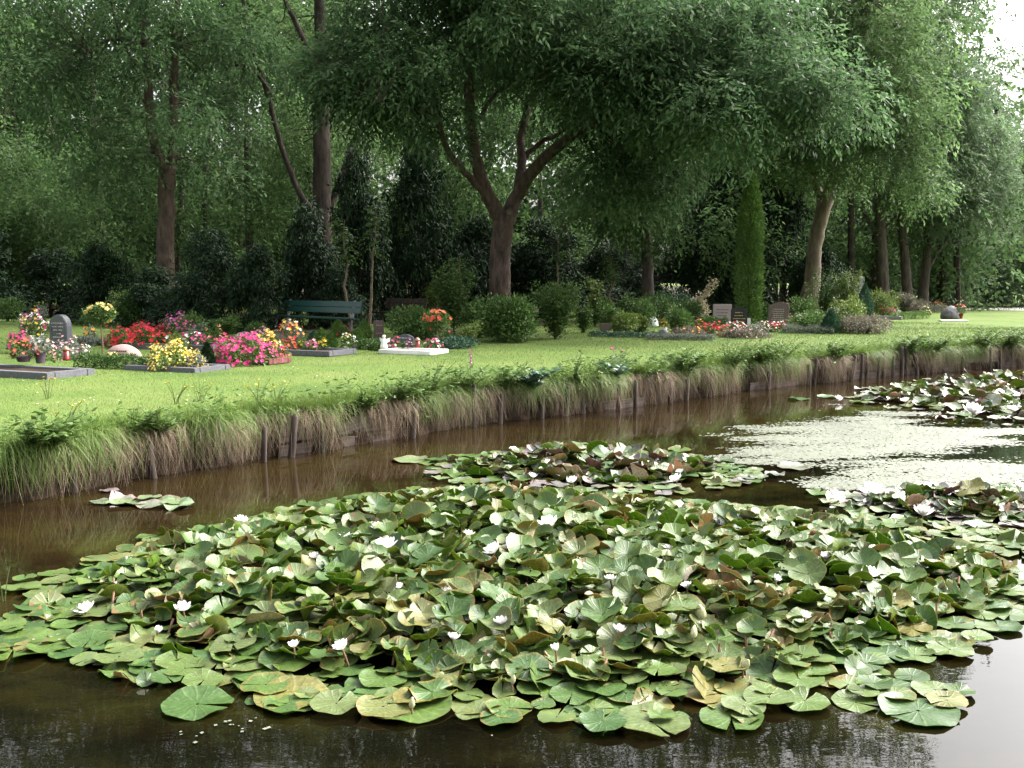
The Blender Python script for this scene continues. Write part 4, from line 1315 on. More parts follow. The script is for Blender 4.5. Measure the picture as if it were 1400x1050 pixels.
def standard_rose(label, px, py, pyc, rpx, petals, leaf, nf=30, fr=.05):
    global BEDS
    BEDS += 1
    r = np.random.default_rng(900 + BEDS)
    c = at(px, py); m_ = mpp(c[1])
    t = thing('rose_tree', label, 'rose tree', tuple(c), 0, 'small standard roses on the graves')
    H = (py - pyc) * m_; R = rpx * m_
    ms = MB()
    tube(ms, [[0, 0, -.02], [.015, 0, H * .3], [-.012, .01, H * .7], [.0, 0, H]], [.018, .016, .014, .012], 6)
    for k in range(7):
        a = r.uniform(0, 6.28)
        tube(ms, [[0, 0, H * .9], [math.cos(a) * R * .5, math.sin(a) * R * .5, H + R * .1], [math.cos(a) * R * .9, math.sin(a) * R * .9, H + R * r.uniform(-.3, .5)]], [.009, .006, .003], 4, cap=False)
    obj('stem', ms.mesh('stem', 'stem_brown'), t)
    n = 900
    u = rdir(r, n)
    P = np.array([0, 0, H]) + u * np.array([R, R, R * .62]) * r.uniform(.35, 1.05, n)[:, None]
    ml = MB()
    leaves(ml, P, unit(u + r.normal(0, .6, (n, 3))), unit(UP + r.normal(0, .5, (n, 3))), .065, .035, fold=-.1)
    obj('foliage', ml.mesh('foliage', leaf), t)
    u = rdir(r, nf); u[:, 2] = np.where(r.random(nf) < .75, np.abs(u[:, 2]), u[:, 2])
    P = np.array([0, 0, H]) + u * np.array([R, R, R * .66])
    mf = MB()
    for k in range(2):
        blossoms(mf, P + u * .012 * k, u, fr * (1 - .35 * k), r, 5, 0, .3 + .5 * k)
    tag(obj('blossoms', mf.mesh('blossoms', petals), t), kind='stuff')
    return t


def inscription(t, W, H, z0, y, mat, rows, seed):
    """worn lettering: rows of short strokes, too weathered to read"""
    r = np.random.default_rng(seed)
    m_ = MB()
    for i in range(rows):
        z = z0 + H * (1 - i / max(1, rows - 1) if rows > 1 else .5)
        x = -W / 2 * r.uniform(.6, 1)
        lim = -x
        while x < lim:
            l = r.uniform(.012, .03)
            box(m_, (x, y, z + r.normal(0, .002)), (l, .006, r.uniform(.016, .026)), 0)
            x += l + r.uniform(.008, .016)
    obj('inscription', m_.mesh('inscription', mat), t)


def headstone(label, px, py, wpx, hpx, shape, mat, rows=4, ins='carving', thick=.14, rz=-.2, z=0.0, base=True, group='headstones', cat='headstone'):
    c = at(px, py); m_ = mpp(c[1])
    W, H = wpx * m_ / 2, hpx * m_
    t = thing('headstone', label, cat, (c[0], c[1], z), rz, group)
    b = .08 if base else 0
    if shape == 'arch':
        out = [(-W, b), (W, b)] + [(W * math.cos(a), H - W + W * math.sin(a)) for a in np.linspace(0, math.pi, 15)]
    elif shape == 'curve':
        out = [(-W, b), (W, b)] + [(x * W, H - .06 * (x * x)) for x in np.linspace(1, -1, 9)]
    elif shape == 'wave':
        out = [(-W, b), (W, b)] + [(x * W, H - .03 + .05 * math.sin(x * 2.2 + 1.2)) for x in np.linspace(1, -1, 11)]
    elif shape == 'wedge':
        out = [(-W, b), (W, b), (W * .9, H * .55), (W * .45, H), (W * .2, H * .97), (-W * .3, H * .62), (-W * .95, H * .35)]
    else:
        out = [(-W, b), (W, b), (W, H), (-W, H)]
    obj('slab', slab_mesh('slab', out, thick, mat), t)
    if base:
        obj('plinth', box_mesh('plinth', (2 * W + .12, thick + .12, b - .004), mat, .01), t)
    if rows:
        inscription(t, W * 1.4, (H - b) * .45, b + (H - b) * .28, -thick / 2 - .002, ins, rows, int(px))
    return t


def boulder(name, label, cat, px, py, wpx, hpx, mat, seed, ins=None, z=0, flat=.6, group='headstones'):
    c = at(px, py); m_ = mpp(c[1])
    W, H = wpx * m_ / 2, hpx * m_
    t = thing(name, label, cat, (c[0], c[1] + W * flat * .5, z), -.1, group)
    bm = bmesh.new()
    bmesh.ops.create_icosphere(bm, subdivisions=3, radius=1)
    r = np.random.default_rng(seed)
    ph = r.uniform(0, 6, 6)
    for v in bm.verts:
        p_ = v.co
        k = 1 + .06 * math.sin(p_.x * 3 + ph[0]) + .05 * math.sin(p_.y * 4 + ph[1]) + .05 * math.sin(p_.z * 5 + p_.x * 2 + ph[2])
        x, y, z_ = p_.x * k, p_.y * k, p_.z * k
        v.co = Vector((x * W, y * W * flat, max(-.02, (z_ if z_ > 0 else z_ * .1) * H)))
    me = bevel_mesh(bm, 'stone', mat, 0)
    me.polygons.foreach_set('use_smooth', [True] * len(me.polygons))
    obj('stone', me, t)
    if ins:
        m2 = MB()
        for i in range(2):
            zz_ = H * (.62 - .26 * i)
            yy = -W * flat * math.sqrt(max(.05, 1 - (zz_ / H) ** 2)) * 1.0
            x = -W * .45
            while x < W * .45:
                l = r.uniform(.012, .028)
                y_ = yy * math.sqrt(max(.1, 1 - (x / W) ** 2 * .8)) - .008
                box(m2, (x, y_, zz_), (l, .02, .022), 0)
                x += l + .012
        obj('inscription', m2.mesh('inscription', ins), t)
    return t


def lantern(label, px, py, hpx, z=0.0, body='lantern_red'):
    c = at(px, py); H = hpx * mpp(c[1])
    t = thing('grave_lantern', label, 'grave lantern', (c[0], c[1], z), 0, 'grave lanterns')
    R = H * .24
    m_ = MB(); lathe(m_, [[0, .0], [R * .9, 0], [R, H * .06], [R * .92, H * .12], [R * .9, H * .72], [0, H * .72]], 14)
    obj('glass', m_.mesh('glass', body, True), t)
    m_ = MB(); lathe(m_, [[R * 1.05, H * .70], [R * 1.1, H * .76], [R * .9, H * .84], [R * .5, H * .93], [R * .3, H], [0, H]], 14)
    obj('lid', m_.mesh('lid', 'bronze', True), t)


def hedge(label, pxa, pya, pxb, pyb, hpx, mat='leaf_box', thick=.28, name='low_hedge', group='low clipped edgings round the graves', ll=.035, lw=.022):
    global BEDS
    BEDS += 1
    r = np.random.default_rng(900 + BEDS)
    a, b = at(pxa, pya), at(pxb, pyb)
    L_ = np.linalg.norm(b - a); H = hpx * mpp((a[1] + b[1]) / 2)
    t = thing(name, label, 'hedge', tuple(a), math.atan2(b[1] - a[1], b[0] - a[0]), group)
    n = int(np.clip(2.2 * L_ * (2 * H + thick) / (ll * lw * .5), 400, 3800))
    x = r.uniform(0, L_, n); th_ = r.uniform(-.15, math.pi + .15, n)
    k = 1 + .12 * np.sin(x * 9) + .08 * np.sin(x * 23 + th_ * 3)
    q = r.uniform(.7, 1.04, n) * k
    y = np.sign(np.cos(th_)) * np.abs(np.cos(th_)) ** .6 * thick / 2 * q + thick / 2
    z = np.abs(np.sin(th_)) ** .6 * H * q
    u = np.column_stack([r.normal(0, .3, n), np.cos(th_), np.sin(th_)])
    ml = MB()
    leaves(ml, np.column_stack([x, y, z]), unit(u + r.normal(0, .5, (n, 3))), unit(u + r.normal(0, .6, (n, 3))), ll * r.uniform(.7, 1.2, n), lw)
    obj('foliage', ml.mesh('foliage', mat), t)
    ms = MB()
    for k_ in range(max(2, int(L_ / .3))):
        tube(ms, [[.12 + k_ * .3, thick / 2, -.01], [.12 + k_ * .3, thick / 2, H * .7]], [.012, .006], 5, cap=False)
    obj('stem', ms.mesh('stem', 'bark_dark'), t)


# --- far left grave
kerb('blue grey granite kerb at the left edge of the picture', 64, 520, 2.4, .85, 'granite_kerb', .10, .14)
bed('begonia', 'coral flowers in a low pot on the far left granite kerb', 28, 509, 30, 26, 'petal_coral', pot='pot_dark', poth=.08, z=.15, depth=.2)
bed('potted_plant', 'dusky pink flowers in a plum coloured pot on the far left grave', 52, 508, 22, 36, ['petal_palepink', 'petal_white'], 'leaf_grey', pot='pot_dark', poth=.17, z=.12, depth=.16, nfl=12)
bed('fuchsia', 'pale pink trailing flowers right of the plum coloured pot', 66, 502, 18, 22, 'petal_palepink', 'leaf_shrub', z=.1, depth=.2, nfl=26)
lantern('red grave lantern with bronze lid on the far left kerb', 91, 504, 20, .13)
headstone('pale pink pointed stone at the far left grave', 38, 490, 26, 32, 'wedge', 'granite_pink', 0, base=False, rz=.1, thick=.1)
bed('begonia', 'pink flowers left of the pale pointed stone', 22, 484, 30, 20, 'petal_pink', z=.08)
bed('chrysanthemum', 'yellow flowers above the pale pointed stone', 40, 470, 26, 34, 'petal_yellow', 'leaf_shrub', up=1, nfl=26, fr=.04)
bed('hydrangea', 'white and wine red flowers behind the yellow ones at far left', 40, 458, 34, 26, ['petal_white', 'petal_magenta'], 'leaf_shrub')
headstone('dark grey round topped headstone with a carved disc at left', 84, 478, 30, 48, 'arch', 'granite_grey', 5, 'carving_pale', .16, -.35)
ho = [o_ for o_ in bpy.data.objects if o_.name.startswith('headstone') and 'carved disc' in str(o_.get('label'))][0]
m_ = MB(); lathe(m_, [[.085, -.012], [.1, -.012], [.1, .012], [.085, .012], [.085, -.012]], 18)
obj('carved_ring', m_.mesh('carved_ring', 'granite_kerb'), ho, (-.07, -.085, .42), (math.pi / 2, 0, 0))
bed('heather', 'pink and white flowers right of the dark round topped headstone', 92, 492, 34, 26, ['petal_palepink', 'petal_white'], 'leaf_grey', dens=.35, fr=.024)
shrub('silver_shrub', 'silver grey flowering shrub behind the round topped headstone', 'shrub', 56, 446, 28, 30, 'leaf_grey', 'loose', .05, .03, 900, 20)
bed('heuchera', 'small dull red flowers behind the round topped headstone', 101, 440, 14, 12, 'petal_magenta', dens=.5)
headstone('narrow sandstone pillar in the shade at left', 104, 428, 13, 30, 'flat', 'sandstone', 0, base=False, thick=.3, rz=-.3)
hedge('pale green clipped hedge in the shade behind the far left grave', 28, 432, 52, 431, 14, 'leaf_box', .8)
hedge('low green hedge behind the yellow rose tree', 100, 446, 148, 448, 8, 'leaf_box', .7)
shrub('round_bush', 'round dark green bush behind the red flower bed', 'shrub', 180, 448, 62, 52, 'leaf_shrub', 'round', .07, .035, 5000, 21)
# --- pink boulder grave
boulder('boulder_headstone', 'pink rounded boulder headstone with worn dark lettering', 'headstone', 165, 492, 52, 20, 'granite_pink', 3, 'carving')
hedge('low box hedge in front of the pink boulder headstone', 100, 503, 196, 506, 17)
bed('primrose', 'single pale yellow cushion of flowers before the pink boulder', 154, 496, 14, 10, 'petal_paleyellow', z=.04, depth=.12, dens=1.6)
standard_rose('small standard rose tree with pale yellow blooms at left', 140, 486, 428, 19, 'petal_paleyellow', 'leaf_shrub', 26, .05)
bed('pansy', 'yellow and orange flowers left of the rose tree stem', 121, 468, 16, 20, ['petal_yellow', 'petal_orange'], 'leaf_grey', up=1, nfl=14, fr=.045)
hedge('grey leaved edging behind the pink boulder', 104, 472, 130, 474, 10, 'leaf_grey', .3)
# --- red bed
kerb('grey kerb round the bed of red flowers at left', 282, 481, 2.5, .9, 'granite_kerb', .12, .10)
bed('red_begonia', 'long bed of bright red flowers at left', 178, 477, 76, 27, ['petal_red', 'petal_scarlet'], 'leaf_shrub', depth=.6, fr=.04, dens=1.1)
bed('red_begonia', 'smaller patch of bright red flowers left of the purple mound', 212, 468, 36, 18, 'petal_red', depth=.4, fr=.04, dens=1.2)
bed('purple_mound', 'mounded dark purple and pink flowers behind the grey kerb', 239, 468, 34, 32, ['petal_magenta', 'petal_purple'], 'leaf_shrub', pot='terracotta', poth=.10, dens=.8)
bed('begonia', 'peach flowers in front of the purple mound', 240, 460, 12, 10, 'petal_peach', depth=.12, nfl=10, z=.16)
shrub('leafy_shrub', 'small pale green shrub right of the purple mound', 'shrub', 267, 470, 30, 28, 'leaf_grey', 'sprig', .06, .03, 700, 22)
bed('begonia', 'peach flowers on dark stems between the two flower beds', 290, 472, 26, 26, 'petal_peach', 'leaf_shrub', up=1, nfl=16, fr=.04)
bed('lily', 'white lilies with pale leaves behind the yellow mound', 238, 482, 26, 20, 'petal_white', 'leaf_shrub_light', nfl=8, fr=.045, z=.08, depth=.2)
bed('impatiens', 'pink and white flowers on the grey kerb behind the yellow mound', 262, 478, 32, 14, ['petal_pink', 'petal_pink', 'petal_white'], depth=.3, z=.1)
# --- yellow mound grave
kerb('grey stone kerb holding the mound of yellow flowers', 266, 511, 1.4, .8, 'granite_kerb', .08, .12)
bed('yellow_daisy', 'large mound of small yellow daisy flowers', 227, 508, 62, 30, ['petal_yellow', 'petal_paleyellow'], 'leaf_shrub_light', depth=.5, fr=.02, dens=.75, z=.03)
bed('yellow_daisy', 'thin yellow flowers right of the large yellow mound', 263, 508, 26, 20, 'petal_yellow', 'leaf_grey', depth=.2, fr=.018, dens=.35, z=.05)
shrub('dwarf_conifer', 'small dark conifer at the corner of the yellow flowered grave', 'conifer', 284, 503, 18, 34, 'leaf_yew', 'cone', .05, .018, 1800, 23, group='dwarf conifers on the graves')
# --- hot pink bed
kerb('red brick coloured kerb at the end of the hot pink bed', 368, 499, 1.4, .6, 'brick_red', .09, .1)
bed('hotpink_begonia', 'broad bed of hot pink flowers', 326, 500, 78, 31, ['petal_hotpink', 'petal_pink'], 'leaf_shrub', depth=.6, fr=.035, dens=1.2, z=.03)
bed('marigold', 'orange and yellow flowers at the right end of the hot pink bed', 362, 494, 34, 30, ['petal_orange', 'petal_paleyellow'], 'leaf_shrub_light', depth=.3, fr=.032, dens=.8, z=.05)
bed('marigold', 'few coral flowers low in the corner of the brick coloured kerb', 382, 494, 20, 8, 'petal_coral', depth=.2, dens=.4, z=.09)
shrub('silver_shrub', 'cream leaved plant behind the hot pink bed', 'shrub', 326, 474, 16, 16, 'leaf_varieg', 'loose', .04, .025, 400, 24)
bed('impatiens', 'single red flower cluster behind the hot pink bed', 311, 474, 10, 12, 'petal_scarlet', depth=.12, nfl=8)
hedge('low green edging behind the hot pink bed', 290, 478, 345, 479, 9, 'leaf_box', .4)
boulder('low_stone', 'low grey stone behind the hot pink bed', 'stone', 332, 463, 28, 10, 'dark_rock', 5)
bed('impatiens', 'pink flowers behind the hot pink bed beside the bouquet', 356, 465, 18, 14, 'petal_palepink', depth=.2)
shrub('leafy_shrub', 'small round green shrub in front of the dark hedge', 'shrub', 318, 456, 30, 24, 'leaf_shrub', 'round', .05, .03, 1500, 25)
shrub('leafy_shrub', 'leafy green clump left of the bouquet', 'shrub', 350, 460, 28, 18, 'leaf_shrub', 'round', .05, .03, 1200, 26)
bed('heather', 'brownish red plant just left of the bouquet', 374, 470, 22, 18, 'petal_coral', 'leaf_heather', nfl=8)
# --- bouquet grave
kerb('dark grey kerb round the bed under the bouquet', 450, 488, 1.5, .9, 'granite_kerb', .1, .12)
bed('bouquet', 'mixed red, yellow and white bouquet in a vase', 396, 478, 26, 32, 'petal_mixed', 'leaf_grey', pot='pot_dark', poth=.18, depth=.2, fr=.04, dens=1.0, z=.05)
bed('lily', 'orange bloom at the right of the bouquet', 409, 462, 10, 14, 'petal_coral', depth=.1, nfl=5, fr=.04, z=.05)
bed('primula', 'red and orange flowers in the dark grey kerb', 394, 484, 24, 14, ['petal_scarlet', 'petal_coral'], depth=.25, z=.05)
bed('primula', 'yellow flowers in the middle of the dark grey kerb', 411, 483, 12, 12, 'petal_yellow', depth=.2, z=.05)
bed('primula', 'pink and white flowers in the dark grey kerb', 425, 484, 18, 13, ['petal_pink', 'petal_palepink'], depth=.25, z=.05)
bed('primula', 'yellow flowers at the right end of the dark grey kerb', 441, 483, 12, 12, 'petal_yellow', depth=.2, z=.05)
for i, (px, py, w_, h_, m_, lab) in enumerate([
        (462, 462, 22, 24, 'leaf_thuja', 'round bright green dwarf conifer left of the white flowers'), (498, 464, 22, 26, 'leaf_thuja', 'round bright green dwarf conifer at the right end of the bench'),
        (489, 470, 18, 20, 'leaf_thuja', 'smaller round dwarf conifer right of the white flowers'), (429, 472, 18, 18, 'leaf_blue', 'round blue green dwarf conifer right of the bouquet'),
        (440, 474, 22, 24, 'leaf_thuja', 'oval bright green dwarf conifer above the dark grey kerb'), (452, 478, 20, 22, 'leaf_box', 'dark round dwarf conifer nearest the dark grey kerb')]):
    shrub('dwarf_conifer', lab, 'conifer', px, py, w_, h_, m_, 'cone', .05, .018, 1800, 30 + i, group='dwarf conifers on the graves')
bed('hydrangea', 'white flower head between the round conifers', 476, 477, 20, 18, ['petal_white', 'petal_paleyellow'], 'leaf_shrub', up=1, nfl=40, fr=.03)
bed('impatiens', 'deep red flowers behind the round conifers', 466, 462, 26, 14, 'petal_red', 'leaf_shrub', dens=.3)
hedge('low green ground cover left of the white grave', 486, 478, 518, 481, 12, 'leaf_box', .5)
boulder('low_stone', 'small brown stone beside the low ground cover', 'stone', 486, 477, 12, 6, 'granite_brown', 6)
# --- white grave
kerb('white marble kerb round the small decorated grave', 588, 486, 1.12, .72, 'marble_white', .08, .10, 'sandstone')
headstone('low grey headstone inside the white kerb', 554, 479, 26, 18, 'curve', 'granite_grey', 2, 'carving_pale', .1, -.35, base=False, z=.06)
lantern('brown red grave lantern on the white grave', 571, 481, 15, .07)
bed('pansy', 'purple and pink flowers at the left of the white grave', 539, 481, 20, 12, 'petal_purpmix', depth=.15, z=.06)
bed('pansy', 'purple flowers left of the lantern on the white grave', 558, 481, 12, 10, 'petal_purple', depth=.12, z=.06)
bed('pansy', 'pink and white flowers right of the lantern on the white grave', 592, 481, 22, 11, ['petal_palepink', 'petal_hotpink', 'petal_white'], depth=.15, z=.06)
standard_rose('small standard rose tree with orange pink blooms behind the white grave', 598, 478, 438, 20, ['petal_coral'], 'leaf_shrub', 26, .055)
bed('rose', 'low pink rose beside the standing rose tree', 606, 472, 22, 16, 'petal_coral', depth=.2, nfl=7)
headstone('narrow brown headstone with a gilt plate left of the white grave', 518, 462, 13, 24, 'flat', 'granite_brown', 2, 'gilt', .12, .3, base=False)
# praying angel figure
c = at(525, 484)
t = thing('angel_figure', 'small white angel figure at the left corner of the white kerb', 'statue', (c[0], c[1], .1), -.2)
m_ = MB(); lathe(m_, [[0, 0], [.075, 0], [.07, .05], [.05, .12], [.045, .16], [.03, .185], [.022, .195]], 12)
obj('robe', m_.mesh('robe', 'marble_white', True), t)
m_ = MB(); lathe(m_, [[0, .188], [.025, .195], [.034, .22], [.03, .245], [.015, .26], [0, .263]], 12)
obj('head', m_.mesh('head', 'marble_white', True), t)
for sx in (-1, 1):
    m_ = MB(); m_.add([[sx * .015, .03, .1], [sx * .09, .06, .13], [sx * .11, .075, .21], [sx * .05, .05, .19], [sx * .015, .045, .17], [sx * .02, .05, .1], [sx * .09, .075, .13], [sx * .1, .085, .2], [sx * .05, .065, .18]],
                      [[0, 1, 2, 3], [0, 3, 4, 4][:3] + [4], [5, 6, 7, 8], [1, 6, 7, 2], [0, 5, 6, 1]])
    obj('wing', m_.mesh('wing', 'marble_white'), t)
shrub('ivy_patch', 'low dark ground cover right of the white grave', 'shrub', 628, 476, 64, 14, 'leaf_blue', 'round', .05, .03, 2200, 40, lumps=10)


# --- benches
def bench(label, pxl, pyl, pxr, pyr, Hm, paint, leg, back=True):
    a, b = at(pxl, pyl), at(pxr, pyr)
    L_ = np.linalg.norm(b - a)
    c = (a + b) / 2
    t = thing('bench', label, 'bench', (c[0], c[1], 0), math.atan2(b[1] - a[1], b[0] - a[0]), 'benches by the wood')
    for k in range(4):
        obj('seat_slat', box_mesh('seat_slat', (L_ + .3, .095, .045), paint, .008, False), t, (-.06, -.02 + k * .108, .44 - .012 * k))
    for k in range(2):
        obj('back_slat', box_mesh('back_slat', (L_ + .02, .035, .15), paint, .008, False), t, (.03, .44 + k * .035, .62 + k * .158), (math.radians(-12), 0, 0))
    for sx in (-1, 1):
        x = sx * (L_ / 2 - .28)
        obj('leg', box_mesh('leg', (.075, .07, .40), leg, .008), t, (x, .02, 0))
        obj('leg', box_mesh('leg', (.075, .07, .40), leg, .008), t, (x, .36, 0))
        obj('seat_support', box_mesh('seat_support', (.07, .44, .05), leg, .006, False), t, (x, .17, .385))
        obj('back_support', box_mesh('back_support', (.07, .05, .52), leg, .006), t, (x, .40, .36), (math.radians(-12), 0, 0))
    return t


bench('long dark green painted bench with grey concrete legs', 369, 453, 474, 459, .8, 'paint_green', 'concrete')
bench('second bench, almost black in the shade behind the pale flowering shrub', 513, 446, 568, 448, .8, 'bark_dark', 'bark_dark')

# --- right hand graves
hedge('low dark ground cover edging at the near left of the right graves', 803, 461, 900, 463, 7, 'leaf_blue', .5)
headstone('low brown stone on a white plate among the right graves', 828, 452, 16, 10, 'flat', 'granite_brown', 0, base=False, thick=.12)
bed('begonia', 'rose pink flowers above the low brown stone', 821, 443, 16, 13, 'petal_palepink', up=1, nfl=22, fr=.04)
bed('begonia', 'coral pink flowers right of the first pink patch', 854, 441, 18, 13, 'petal_pink', up=1, nfl=22, fr=.04)
bed('begonia', 'rose pink flowers on the right of the coral pink ones', 868, 440, 12, 14, 'petal_palepink', up=1, nfl=14, fr=.04)
for i, (px, py, w_, h_, m_, st_, lab) in enumerate([
        (838, 450, 26, 22, 'leaf_shrub', 'round', 'small green shrub between two pink flower patches'), (853, 457, 36, 20, 'leaf_shrub_light', 'round', 'yellow green low shrub right of the low brown stone'),
        (882, 448, 34, 28, 'leaf_shrub', 'round', 'round green shrub behind the white rock'), (905, 445, 44, 30, 'leaf_box', 'round', 'broad green shrub left of the variegated shrub'),
        (875, 455, 20, 18, 'leaf_shrub_light', 'loose', 'bright green tuft left of the white rock'), (928, 455, 30, 26, 'leaf_shrub', 'round', 'green shrub right of the orange flowers'),
        (915, 438, 60, 34, 'leaf_blue', 'loose', 'grey green loose shrub behind the right graves'), (936, 436, 40, 24, 'leaf_grey', 'sprig', 'pale wispy shrub below the variegated shrub')]):
    shrub('grave_shrub', lab, 'shrub', px, py, w_ * 1.25, h_ * 1.3, m_, st_, .07, .035, 2400, 50 + i, group='small shrubs on the right graves', lumps=9)
BG = [(822, 447, 46, 40, 'leaf_shrub', 'loose', 'dark green bush behind the first pink flowers of the right graves'), (858, 446, 50, 46, 'leaf_shrub', 'sprig', 'loose leafy bush behind the coral pink flowers'),
      (895, 443, 54, 44, 'leaf_wood', 'loose', 'broad leafy bush in front of the grey shaded trunk'), (925, 444, 44, 40, 'leaf_shrub', 'sprig', 'upright leafy bush left of the variegated shrub'),
      (944, 442, 40, 30, 'leaf_box', 'loose', 'low dark bush right behind the variegated shrub'), (1096, 446, 54, 40, 'leaf_shrub', 'loose', 'dark leafy bush right of the brown headstone'),
      (1140, 440, 44, 46, 'leaf_shrub', 'sprig', 'tall loose bush at the foot of the leaning tree'), (1042, 442, 36, 26, 'leaf_box', 'loose', 'small dark bush between the columnar conifer and the brown headstone'),
      (798, 455, 34, 40, 'leaf_shrub', 'sprig', 'thin leafy bush at the left end of the right graves'),
      (10, 440, 60, 34, 'leaf_shrub', 'loose', 'green bush at the left edge behind the white and wine red flowers'), (132, 446, 50, 26, 'leaf_box', 'loose', 'low green bush behind the yellow rose tree'),
      (262, 458, 44, 28, 'leaf_shrub', 'loose', 'dark leafy clump behind the purple flower mound'), (303, 462, 40, 24, 'leaf_shrub', 'sprig', 'leafy clump right of the peach flowers')]
for i, (px, py, w_, h_, m_, st_, lab) in enumerate(BG):
    shrub('border_shrub', lab, 'shrub', px, py, w_, h_, m_, st_, .09, .045, 1500, 420 + i, group='shrubs along the back of the graves', lumps=14)
boulder('white_rock', 'white rock among shrubs on the right graves', 'rock', 893, 446, 18, 12, 'marble_white', 8)
boulder('white_rock', 'white and dark rock at the front of the right graves', 'rock', 906, 461, 16, 11, 'dark_rock', 9)
bed('marigold', 'single orange flower in a white vase', 909, 458, 9, 20, 'petal_orange', pot='marble_white', poth=.2, depth=.1, nfl=6, fr=.045)
bed('rose', 'orange red flower on a stalk right of the white vase', 923, 455, 9, 20, 'petal_coral', depth=.1, up=1, nfl=5, fr=.05)
bed('marigold', 'small orange flowers below the variegated shrub', 956, 449, 16, 10, ['petal_orange', 'petal_coral'], depth=.2, dens=.7)
bed('primrose', 'pale yellow flower left of the small orange flowers', 946, 446, 8, 8, 'petal_paleyellow', depth=.1, nfl=5)
bed('heather', 'brown and orange heather bed at the front of the right graves', 944, 463, 46, 14, ['petal_orange', 'petal_coral'], 'leaf_heather', depth=.5, dens=.12)
hedge('grey green edging in front of the heather bed', 885, 465, 978, 466, 7, 'leaf_grey', .4)
bed('red_begonia', 'bright red flower bed in front of the clipped hedge', 979, 459, 36, 14, ['petal_red', 'petal_scarlet'], depth=.5, fr=.042, dens=1.1)
hedge('dark green clipped hedge left of the black headstone', 962, 449, 996, 449, 14, 'leaf_box', .6)
t = shrub('variegated_shrub', 'cream and pink variegated shrub with one tall leaning shoot', 'shrub', 953, 440, 36, 34, 'leaf_varieg', 'loose', .09, .06, 1500, 60, lumps=8)
r = np.random.default_rng(5); m_ = MB(); k = 420
tt_ = r.random(k); mm = mpp(at(953, 440)[1])
P = np.column_stack([tt_ * 24 * mm, np.zeros(k), (20 + tt_ * 36) * mm]) + r.normal(0, .075, (k, 3))
leaves(m_, P, unit(hdir(r, k) + UP * .3), unit(UP + r.normal(0, .5, (k, 3))), .09, .06)
obj('tall_shoot', m_.mesh('tall_shoot', 'leaf_varieg'), t)
headstone('mauve grey headstone standing behind the clipped hedge', 987, 447, 25, 31, 'flat', 'granite_mauve', 4, 'carving', rz=-.1)
headstone('black headstone with gilt lettering before the columnar conifer', 1010, 451, 22, 31, 'curve', 'granite_black', 4, 'gilt', rz=-.15)
headstone('large brown headstone with a wavy top right of the conifer', 1064, 450, 27, 36, 'wave', 'granite_brown', 6, 'carving_pale', rz=-.3)
bed('begonia', 'red and white flowers at the foot of the black headstone', 1009, 454, 28, 11, ['petal_red', 'petal_white'], depth=.3, dens=1.1)
headstone('small white tablet leaning right of the black headstone', 1023, 444, 6, 9, 'flat', 'marble_white', 0, base=False, thick=.05)
bed('begonia', 'dusky coral flowers under the columnar conifer', 1033, 440, 16, 9, 'petal_coral', 'leaf_heather', dens=.3)
bed('red_begonia', 'red and white flowers before the large brown headstone', 1063, 454, 28, 11, ['petal_red', 'petal_scarlet', 'petal_white'], depth=.3, dens=1.1)
bed('bouquet', 'pink and white bunch left of the large brown headstone', 1046, 457, 13, 16, ['petal_palepink', 'petal_white'], pot='pot_dark', poth=.12, depth=.14, nfl=26)
bed('pink_begonia', 'pink flowers right of the large brown headstone', 1090, 442, 24, 11, ['petal_pink', 'petal_palepink'], depth=.3, dens=1.1)
bed('heather', 'mauve brown heather at the front right of the red bed', 1022, 463, 62, 12, 'petal_palepink', 'leaf_heather', depth=.5, dens=.05)
shrub('grave_shrub', 'pale grassy tuft between the black and the brown headstone', 'shrub', 1034, 461, 34, 16, 'leaf_grey', 'sprig', .09, .012, 1400, 61, lumps=24, group='small shrubs on the right graves')
shrub('grave_shrub', 'low green mound before the black headstone', 'shrub', 1008, 461, 44, 9, 'leaf_box', 'round', .05, .03, 1700, 62, group='small shrubs on the right graves')
hedge('low green edging right of the brown headstone', 1070, 456, 1140, 457, 10, 'leaf_grey', .5)
RS = [(1105, 454, 60, 22, 'leaf_shrub', 'round', 'low spreading green shrub right of the pink flowers'), (1135, 456, 18, 26, 'leaf_blue', 'cone', 'small egg shaped blue green conifer'),
      (1125, 440, 54, 60, 'leaf_shrub', 'sprig', 'loose bright shrub behind the egg shaped conifer'), (1162, 454, 46, 40, 'leaf_shrub_light', 'round', 'olive green shrub left of the upright conifer'),
      (1160, 440, 40, 58, 'leaf_shrub_light', 'sprig', 'yellow green upright shrub below the pale stone pillar'), (1181, 444, 20, 46, 'leaf_blue', 'cone', 'upright blue green conifer in front of the pale pillar'),
      (1185, 456, 62, 18, 'leaf_heather', 'round', 'low grey brown shrub at the right end of the graves'), (1208, 432, 34, 28, 'leaf_shrub_light', 'round', 'round light green bush right of the upright conifer'),
      (1236, 430, 24, 26, 'leaf_heather', 'sprig', 'pinkish brown grassy plant before the middle trunk'), (1150, 452, 28, 24, 'leaf_grey', 'loose', 'grey leaved shrub between the two blue green conifers')]
for i, (px, py, w_, h_, m_, st_, lab) in enumerate(RS):
    shrub('grave_shrub', lab, 'shrub', px, py, w_ * 1.2, h_ * 1.2, m_, st_, .08, .035, 2600, 70 + i, group='small shrubs on the right graves', lumps=10)
bed('begonia', 'pink flowers on the low shrub at the right end of the graves', 1191, 442, 14, 7, 'petal_palepink', depth=.3, dens=1.2, z=.08)
bed('begonia', 'small red flowers by the round light green bush', 1194, 428, 12, 12, 'petal_pink', depth=.2, dens=.7)
headstone('tall pale stone pillar among the right shrubs', 1175, 424, 9, 46, 'flat', 'marble_white', 0, base=False, thick=.22, rz=.4, cat='stone pillar')
